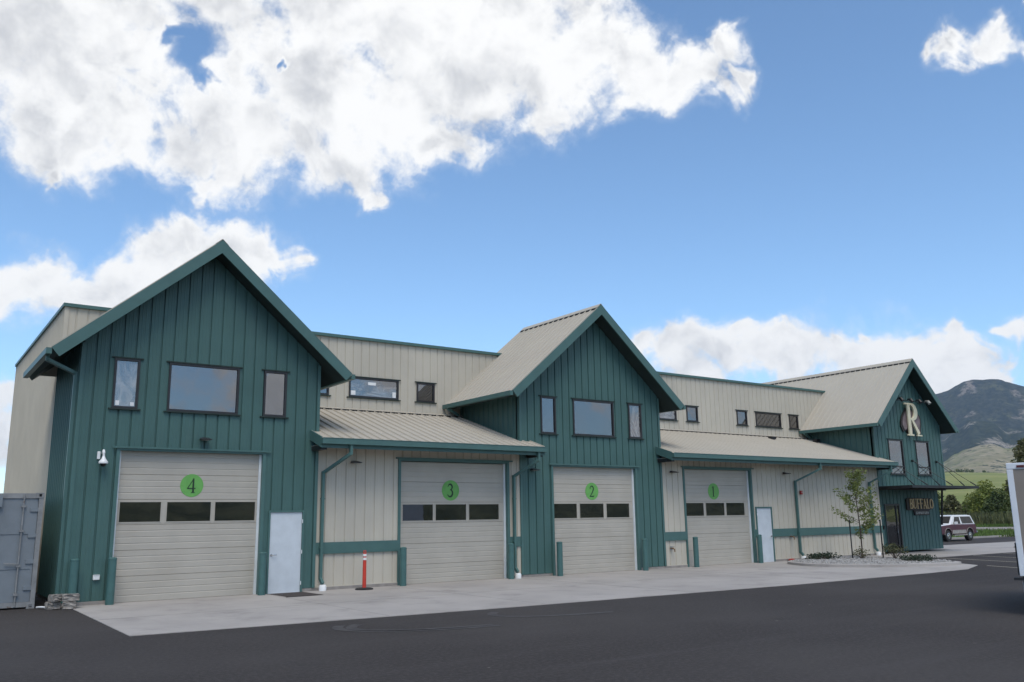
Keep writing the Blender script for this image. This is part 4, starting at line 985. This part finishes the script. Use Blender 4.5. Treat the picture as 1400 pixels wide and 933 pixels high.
MB().box(31.56, 31.68, -.05, .015, 2.70, 2.86).build('body', 'alarm_red', al)
MB().lathe([(.045, 0), (.02, .012)], 12, (31.62, -.06, 2.79)).build('strobe', 'white_plastic', al)
vb = tag(empty('valve_cap', (30.45, -.12, 0)), 'small dark red cap on the ground under the far spigot', 'cap')
MB().lathe([(.15, .012), (.15, .06), (.10, .10), (.03, .11)], 14, (30.45, -.18, 0)).build('cap', 'alarm_red', vb)
MB().lathe([(.18, .012), (.18, .03)], 14, (30.45, -.18, 0)).build('collar', 'rubber', vb)
kp = tag(empty('keypad', (38.2, YE, 1.2)), 'small black keypad left of the entrance door', 'keypad')
MB().box(38.13, 38.25, YE-.06, YE-.0, 1.12, 1.30).build('case', 'black_metal', kp); MB().box(38.15, 38.23, YE-.066, YE-.061, 1.20, 1.27).build('screen', 'rubber', kp)

# ================================================================== bollards, delineator, mat, blocks
b0 = empty('bollard', (0, 0, 0))
MB().lathe([(.098, 0.0), (.098, 1.02), (.096, 1.05)], 24).build('sleeve', 'green_plastic', b0, local=True, smooth=True)
MB().lathe([(.102, 1.045), (.102, 1.075), (.085, 1.095), (.04, 1.104)], 24).build('cap', 'green_plastic', b0, local=True, smooth=True)
blist = [(3.72, -.26, 'green bollard at the outer corner nearest the stone blocks'), (4.55, -.26, 'green bollard at the left side of garage door numbered four'), (8.25, -.28, 'green bollard between garage door numbered four and the white door'), (12.47, -.24, 'green bollard at the left side of garage door numbered three'), (16.32, -.26, 'green bollard at the right side of garage door numbered three'),
         (18.26, -.30, 'green bollard at the left side of garage door numbered two'), (22.12, -.30, 'green bollard at the right side of garage door numbered two'), (24.78, -.24, 'green bollard at the left side of garage door numbered one'), (28.42, -.25, 'green bollard at the right side of garage door numbered one')]
for i, (x, y, lab) in enumerate(blist):
    o = b0 if i == 0 else copy_tree(b0)
    o.location = (x, y, .012); o.rotation_euler = (0, 0, i*.7); tag(o, lab, 'bollard', 'green bollards beside the garage doors')
dl = tag(empty('traffic_delineator', (11.05, -.62, .012)), 'red delineator post with white bands on a black base', 'delineator')
MB().lathe([(.25, 0), (.25, .03), (.20, .045), (.08, .055)], 24).build('base', 'rubber', dl, local=True)
MB().lathe([(.055, .05), (.052, .30), (.047, .98), (.05, 1.0)], 16).build('post', 'delineator_red', dl, local=True, smooth=True)
for z in (.80, .90): MB().lathe([(.0535, z), (.0532, z+.065)], 16).build('reflective_band', 'reflective_white', dl, local=True)
MB().tube([(-.035, 0, .99), (-.03, 0, 1.05), (.03, 0, 1.05), (.035, 0, .99)], .014, 8).build('handle', 'delineator_red', dl, local=True)
dm = tag(empty('door_mat', (8.95, -.62, .012)), 'dark rectangular mat lying in front of the near white door', 'mat')
MB().prism([(8.50, -.17), (9.42, -.17), (9.46, -1.45), (8.54, -1.45)], 'z', .013, .024).build('fibre', 'mat_fibre', dm)
mb = MB(); mb.box(8.47, 9.47, -1.49, -1.455, .013, .021).box(8.46, 9.45, -.165, -.13, .013, .021).build('border', 'rubber', dm)
def block(x, y, z, a, b, h, rz, label, seed):
    r = random.Random(seed); bm = bmesh.new(); bmesh.ops.create_cube(bm, size=1.0)
    for v in bm.verts: v.co = Vector((v.co.x*a*(1.0 if v.co.y < 0 else .86), v.co.y*b, (v.co.z+.5)*h))
    bmesh.ops.bevel(bm, geom=bm.edges[:], offset=.018, segments=1, affect='EDGES')
    bmesh.ops.subdivide_edges(bm, edges=bm.edges[:], cuts=3, use_grid_fill=True)
    for v in bm.verts:
        if v.co.y < -b*.40: v.co.y += r.uniform(-.022, .022)
        v.co += Vector((r.uniform(-.006, .006), r.uniform(-.006, .006), r.uniform(-.006, .006) if v.co.z > .02 else 0))
    me = bpy.data.meshes.new('concrete_block'); bm.to_mesh(me); bm.free(); me.materials.append(MATS['block_stone'])
    o = bpy.data.objects.new('concrete_block', me); COL.objects.link(o); o.location = (x, y, z); o.rotation_euler = (0, 0, rz)
    tag(o, label, 'block', 'stacked retaining blocks by the corner')
block(3.30, -.42, .002, .29, .24, .17, .2, 'rough grey retaining block lying lowest on the outer side', 1)
block(3.62, -.62, .002, .29, .24, .17, -.08, 'rough grey retaining block at ground level beside the apron corner', 2)
block(3.36, -.46, .174, .28, .24, .16, .5, 'rough grey retaining block resting on the outer lower block', 3)
block(3.64, -.58, .174, .36, .25, .16, .02, 'rough grey retaining block with a pale top, uppermost beside the apron', 4)
pp = tag(MB().tube([(3.02, -.15, .05), (3.10, -.3, .06), (3.26, -.42, .05)], .02, 8).build('pipe_offcut', 'white_plastic'), 'short white pipe offcut lying between the container and the blocks', 'pipe')

# ================================================================== shipping container beside the building
ct = tag(empty('shipping_container', (1.80, .25, 0)), 'blue grey shipping container with closed doors beside the building', 'container')
cx0, cx1, cy, ch, cl = .60, 3.02, .25, 2.66, 6.06
fr = MB()
fr.box(cx0, cx0+.10, cy, cy+.14, .05, ch-.12).box(cx1-.10, cx1, cy, cy+.14, .05, ch-.12).box(cx0+.1, cx1-.1, cy+.01, cy+.12, ch-.13, ch-.012).box(cx0+.1, cx1-.1, cy+.01, cy+.12, .04, .15)
fr.box(cx0, cx0+.08, cy+.14, cy+cl, .05, .18).box(cx1-.08, cx1, cy+.14, cy+cl, .05, .18).box(cx0, cx0+.08, cy+.14, cy+cl, ch-.10, ch-.02).box(cx1-.08, cx1, cy+.14, cy+cl, ch-.10, ch-.02)
fr.build('frame', 'container_frame', ct)
for x in (cx0, cx1):
    for z in (.0, ch-.118):
        s = 1 if x == cx0 else -1
        m_ = MB(); xa, xb = min(x, x+s*.165), max(x, x+s*.165)
        # casting with an open hand hole
        hx0, hx1 = (xa+xb)/2-.035, (xa+xb)/2+.035
        m_.box(xa, hx0, cy-.012, cy+.15, z, z+.118).box(hx1, xb, cy-.012, cy+.15, z, z+.118).box(hx0, hx1, cy-.012, cy+.15, z, z+.03).box(hx0, hx1, cy-.012, cy+.15, z+.09, z+.118).build('corner_casting', 'container_frame', ct)
        MB().box(hx0, hx1, cy+.05, cy+.06, z+.03, z+.09).build('casting_hole', 'black_metal', ct)
mid = (cx0+cx1)/2
for a, b, hs in ((cx0+.105, mid-.008, -1), (mid+.008, cx1-.105, 1)):
    dd = MB().box(a, b, cy+.035, cy+.085, .155, ch-.135)
    for z in (.9, 1.7): dd.box(a+.06, b-.06, cy+.022, cy+.034, z, z+.012)
    dd = dd.build('door', 'container_paint', ct)
    for bx in (a+(b-a)*.24, a+(b-a)*.72):
        MB().tube([(bx, cy-.005, .06), (bx, cy-.005, ch-.05)], .018, 8).build('locking_bar', 'container_frame', dd)
        for z in (.30, .95, 1.75, 2.32): MB().box(bx-.045, bx+.045, cy-.028, cy+.034, z, z+.05).build('bar_guide', 'container_frame', dd)
        MB().bar((bx, cy-.03, 1.02), (bx-hs*.30, cy-.03, 1.05), .03, .02).build('bar_handle', 'container_frame', dd)
    ox = b if hs > 0 else a
    for z in (.42, 1.02, 1.62, 2.22):
        MB().box(min(ox-hs*.16, ox+hs*.06), max(ox-hs*.16, ox+hs*.06), cy+.005, cy+.034, z, z+.09).build('hinge', 'container_paint', dd)
MB().box(2.02, 2.16, cy-.06, cy+.03, 2.33, 2.60).build('lock_box', 'container_paint', ct)
for x in (cx0+.03, cx1-.03):
    mb = MB(); n = 40; y = cy+.15; st = (cl-.3)/n
    for i in range(n):
        d0 = 0 if (i//2) % 2 else .035; d1 = 0 if ((i+1)//2) % 2 else .035
        s = 1 if x < 1.8 else -1
        mb.add([(x+s*d0, y+i*st, .18), (x+s*d1, y+(i+1)*st, .18), (x+s*d1, y+(i+1)*st, ch-.1), (x+s*d0, y+i*st, ch-.1)], [(0, 1, 2, 3)])
    mb.build('side_panel', 'container_paint', ct)
MB().box(cx0+.05, cx1-.05, cy+.14, cy+cl-.02, ch-.05, ch-.03).build('roof', 'container_paint', ct)
MB().box(cx0+.06, cx1-.06, cy+cl-.06, cy+cl, .1, ch-.06).build('end_panel', 'container_paint', ct)

# ================================================================== parked two-tone vehicle
tk = tag(empty('parked_suv', (55.0, 7.0, 0)), 'maroon and white two-door off-road vehicle parked beyond the end gable', 'car')
LN, WD = 4.55, 1.95; tk.scale = (.98, .98, .92)
def archpts(cx, r, z, a0=180, a1=0, n=10): return [(cx+r*math.cos(R_(a0+(a1-a0)*i/n)), z+r*math.sin(R_(a0+(a1-a0)*i/n))) for i in range(n+1)]
body = [(.0, .52), (.02, .98), (.08, 1.07), (1.30, 1.16), (4.50, 1.14), (4.55, .95), (4.53, .52)]+[(4.17, .50)]+archpts(3.68, .46, .46, 5, 175)+[(1.42, .50)]+archpts(.93, .46, .46, 5, 175)+[(.30, .50)]
MB().prism(body, 'y', .0, WD).build('body', 'truck_maroon', tk, local=True, recalc=True, bevel=.03)
MB().box(.06, 4.5, .12, WD-.12, .42, .80).build('underbody', 'rubber', tk, local=True)
MB().hexa([(.07, .03, 1.065), (1.34, .03, 1.155), (1.34, WD-.03, 1.155), (.07, WD-.03, 1.065)], [(.09, .10, 1.10), (1.34, .10, 1.20), (1.34, WD-.10, 1.20), (.09, WD-.10, 1.10)]).build('hood', 'truck_white', tk, local=True)
zb_, zt_ = 1.145, 1.78; ins = .13
ghb = [(1.30, .03), (4.50, .03), (4.50, WD-.03), (1.30, WD-.03)]; ght = [(1.92, ins), (4.18, ins), (4.18, WD-.13), (1.92, WD-.13)]
MB().hexa([(x, y, zb_) for x, y in ghb], [(x, y, zt_) for x, y in ght]).build('cabin', 'truck_white', tk, local=True, bevel=.04)
MB().hexa([(1.95, .16, zt_+.001), (4.12, .16, zt_+.001), (4.12, WD-.16, zt_+.001), (1.95, WD-.16, zt_+.001)], [(2.1, .3, zt_+.03), (4.0, .3, zt_+.03), (4.0, WD-.3, zt_+.03), (2.1, WD-.3, zt_+.03)]).build('roof', 'truck_white', tk, local=True)
def sidey(z): return .03+(ins-.03)*(z-zb_)/(zt_-zb_)
for side in (0, 1):
    for q in ([(1.72, 1.20), (2.62, 1.20), (2.62, 1.69), (2.06, 1.69)], [(2.84, 1.22), (4.26, 1.22), (4.04, 1.70), (2.75, 1.70)]):
        o_ = .012; pts = [(x, (sidey(z)-o_) if not side else WD-sidey(z)+o_, z) for x, z in q]; pin = [(x, (sidey(z)+.01) if not side else WD-sidey(z)-.01, z) for x, z in q]
        MB().hexa(pts, pin).build('side_window', 'glass_auto', tk, local=True, recalc=True)
    yy = -.012 if not side else WD-.008
    MB().box(1.46, 3.16, yy, yy+.02, .53, .78).build('rocker_panel', 'truck_silver', tk, local=True)
    MB().box(1.50, 3.10, yy-.10 if not side else yy+.01, yy+.01 if not side else yy+.12, .40, .46).build('running_board', 'truck_silver', tk, local=True)
    for cx_ in (.93, 3.68):
        af = [(p[0], p[1]) for p in archpts(cx_, .475, .46, 0, 180)]+[(p[0], p[1]) for p in archpts(cx_, .45, .46, 180, 0)]
        MB().prism(af, 'y', yy-.008, yy+.03).build('wheel_arch', 'truck_silver', tk, local=True, recalc=True)
        yc = .13 if not side else WD-.13
        s = -1 if not side else 1
        w = MB().tube([(cx_, yc-.13, .385), (cx_, yc-.11, .385), (cx_, yc+.11, .385), (cx_, yc+.13, .385)], [.34, .385, .385, .34], 24).build('wheel', 'rubber', tk, local=True)
        MB().tube([(cx_, yc+s*.13, .385), (cx_, yc+s*.142, .385)], [.215, .19], 18).build('rim', 'steel_bright', w, local=True)
        MB().tube([(cx_, yc+s*.142, .385), (cx_, yc+s*.16, .385)], .06, 12).build('hub_cap', 'chrome', w, local=True)
    MB().hexa([(1.72, -.20 if not side else WD+.02, 1.18), (1.86, -.20 if not side else WD+.02, 1.18), (1.86, -.02 if not side else WD+.20, 1.18), (1.72, -.02 if not side else WD+.20, 1.18)], [(1.74, -.20 if not side else WD+.02, 1.36), (1.84, -.20 if not side else WD+.02, 1.36), (1.84, -.04 if not side else WD+.18, 1.36), (1.74, -.04 if not side else WD+.18, 1.36)]).build('mirror', 'truck_white', tk, local=True)
    MB().box(2.50, 2.62, yy-.02, yy+.01, 1.02, 1.05).build('door_handle', 'chrome', tk, local=True)
    ly = .05 if not side else WD-.55
    MB().box(-.02, .01, ly+.12, ly+.42, .80, .97).build('headlight', 'glass', tk, local=True)
    MB().box(-.022, .09, -.010 if not side else WD-.09, .09 if not side else WD+.010, .79, .98).build('turn_signal', 'amber_lens', tk, local=True)
    MB().box(4.50, 4.565, .03 if not side else WD-.18, .18 if not side else WD-.03, .78, 1.08).build('tail_light', 'red_lens', tk, local=True)
ws = [(1.40, .16, 1.21), (1.40, WD-.16, 1.21), (1.88, WD-.24, 1.73), (1.88, .24, 1.73)]
MB().hexa([(x-.035, y, z) for x, y, z in ws], [(x+.0, y, z-.02) for x, y, z in ws]).build('windshield', 'glass_auto', tk, local=True, recalc=True)
MB().hexa([(4.49, .2, 1.22), (4.49, WD-.2, 1.22), (4.24, WD-.28, 1.76), (4.24, .28, 1.71)], [(4.43, .2, 1.22), (4.43, WD-.2, 1.22), (4.18, WD-.28, 1.76), (4.18, .28, 1.76)]).build('rear_window', 'glass_auto', tk, local=True, recalc=True)
MB().box(-.03, -.002, .52, WD-.52, .78, .98).build('grille', 'black_metal', tk, local=True)
MB().box(-.14, -.01, -.01, WD+.01, .54, .68).build('front_bumper', 'chrome', tk, local=True, bevel=.03)
MB().box(4.54, 4.70, -.01, WD+.01, .52, .66).build('rear_bumper', 'chrome', tk, local=True, bevel=.03)

# ================================================================== white box trailer at the picture edge
tl = tag(empty('cargo_trailer', (18.6, -15.3, 0)), 'white framed box trailer with taupe rear door and a red marker lamp', 'trailer')
ax = Vector((.37, -.93)); ay = Vector((.93, .37))     # along its back, and away into its length
T0 = Vector((17.27, -15.30))
def TP(a, b, z): p = T0+ax*a+ay*b; return (p.x, p.y, z)
def tbox(a0, a1, b0, b1, z0, z1): return MB().hexa([TP(a0, b0, z0), TP(a1, b0, z0), TP(a1, b1, z0), TP(a0, b1, z0)], [TP(a0, b0, z1), TP(a1, b0, z1), TP(a1, b1, z1), TP(a0, b1, z1)])
tbox(0, .105, 0, .10, .70, 2.66).build('corner_post', 'trailer_white', tl, bevel=.012)
tbox(2.10, 2.205, 0, .10, .70, 2.66).build('corner_post', 'trailer_white', tl, bevel=.012)
tbox(0, 2.205, 0, .10, 2.662, 2.78).build('header', 'trailer_white', tl, bevel=.012)
tbox(.107, 2.098, 0.005, .10, .70, .80).build('sill', 'trailer_white', tl)
tbox(.107, 1.10, .012, .06, .802, 2.660).build('rear_door', 'trailer_taupe', tl)
tbox(1.106, 2.098, .012, .06, .802, 2.660).build('rear_door', 'trailer_taupe', tl)
tbox(.10, 2.10, -.006, .002, .76, .80).build('scuff_plate', 'trailer_white', tl)
for a in (.20, .26): tbox(a, a+.02, -.012, .0, .73, .77).build('bolt', 'black_metal', tl)
tbox(.17, .30, -.02, -.001, 2.69, 2.735).build('marker_lamp', 'red_lens', tl)
tbox(1.90, 2.03, -.02, -.001, 2.69, 2.735).build('marker_lamp', 'red_lens', tl)
tbox(.004, 2.20, .102, 4.3, .72, 2.74).build('box_body', 'trailer_white', tl)
tbox(-.03, .0, .10, 3.6, .72, 1.30).build('side_skirt', 'rubber', tl)
tbox(-.10, 2.30, -.06, .0, .63, .68).build('bumper', 'black_metal', tl)
tbox(.2, 2.0, .2, 4.1, .58, .70).build('chassis', 'black_metal', tl)
for b in (2.0, 2.9):
    for a, s in ((-.06, -1), (2.26, 1)):
        c = TP(a, b, .35); w = MB().tube([TP(a-s*.20, b, .35), TP(a, b, .35)], .35, 22).build('wheel', 'rubber', tl)
        MB().tube([TP(a, b, .35), TP(a+s*.015, b, .35)], .20, 16).build('rim', 'trailer_white', w)
c = TP(.36, -.10, .44)
MB().lathe([(.05, -.17), (.14, -.13), (.18, 0), (.14, .13), (.05, .17)], 18, c).build('water_tank', 'trailer_white', tl, smooth=True)
MB().tube([TP(.36, -.10, .60), TP(.36, -.10, .66)], .03, 8).build('tank_hanger', 'black_metal', tl)
MB().tube([TP(.62, .10, .03), TP(.62, .10, .64)], .035, 10).build('jack_leg', 'black_metal', tl)
c = TP(.62, .10, .0)
MB().lathe([(.15, .004), (.15, .03), (.05, .045)], 16, c).build('jack_foot', 'seal_white', tl)
HAZE = 4.5e-5
# ================================================================== air
if HAZE:
    hz = MB().box(-9500, 10500, -9500, 9500, -3.0, 1150).build('haze', 'concrete')
    hz['kind'] = 'stuff'; hz['label'] = 'thin bluish summer haze between the lot and the mountain'; hz['category'] = 'haze'
    m = bpy.data.materials.new('haze_air'); m.use_nodes = True; m.node_tree.nodes.clear(); N = NT(m.node_tree)
    v = N('ShaderNodeVolumePrincipled', {'Color': (.56, .72, 1.0, 1), 'Density': HAZE, 'Anisotropy': 0.2})
    ou = N('ShaderNodeOutputMaterial'); N.l.new(v.outputs[0], ou.inputs['Volume'])
    hz.data.materials.clear(); hz.data.materials.append(m)
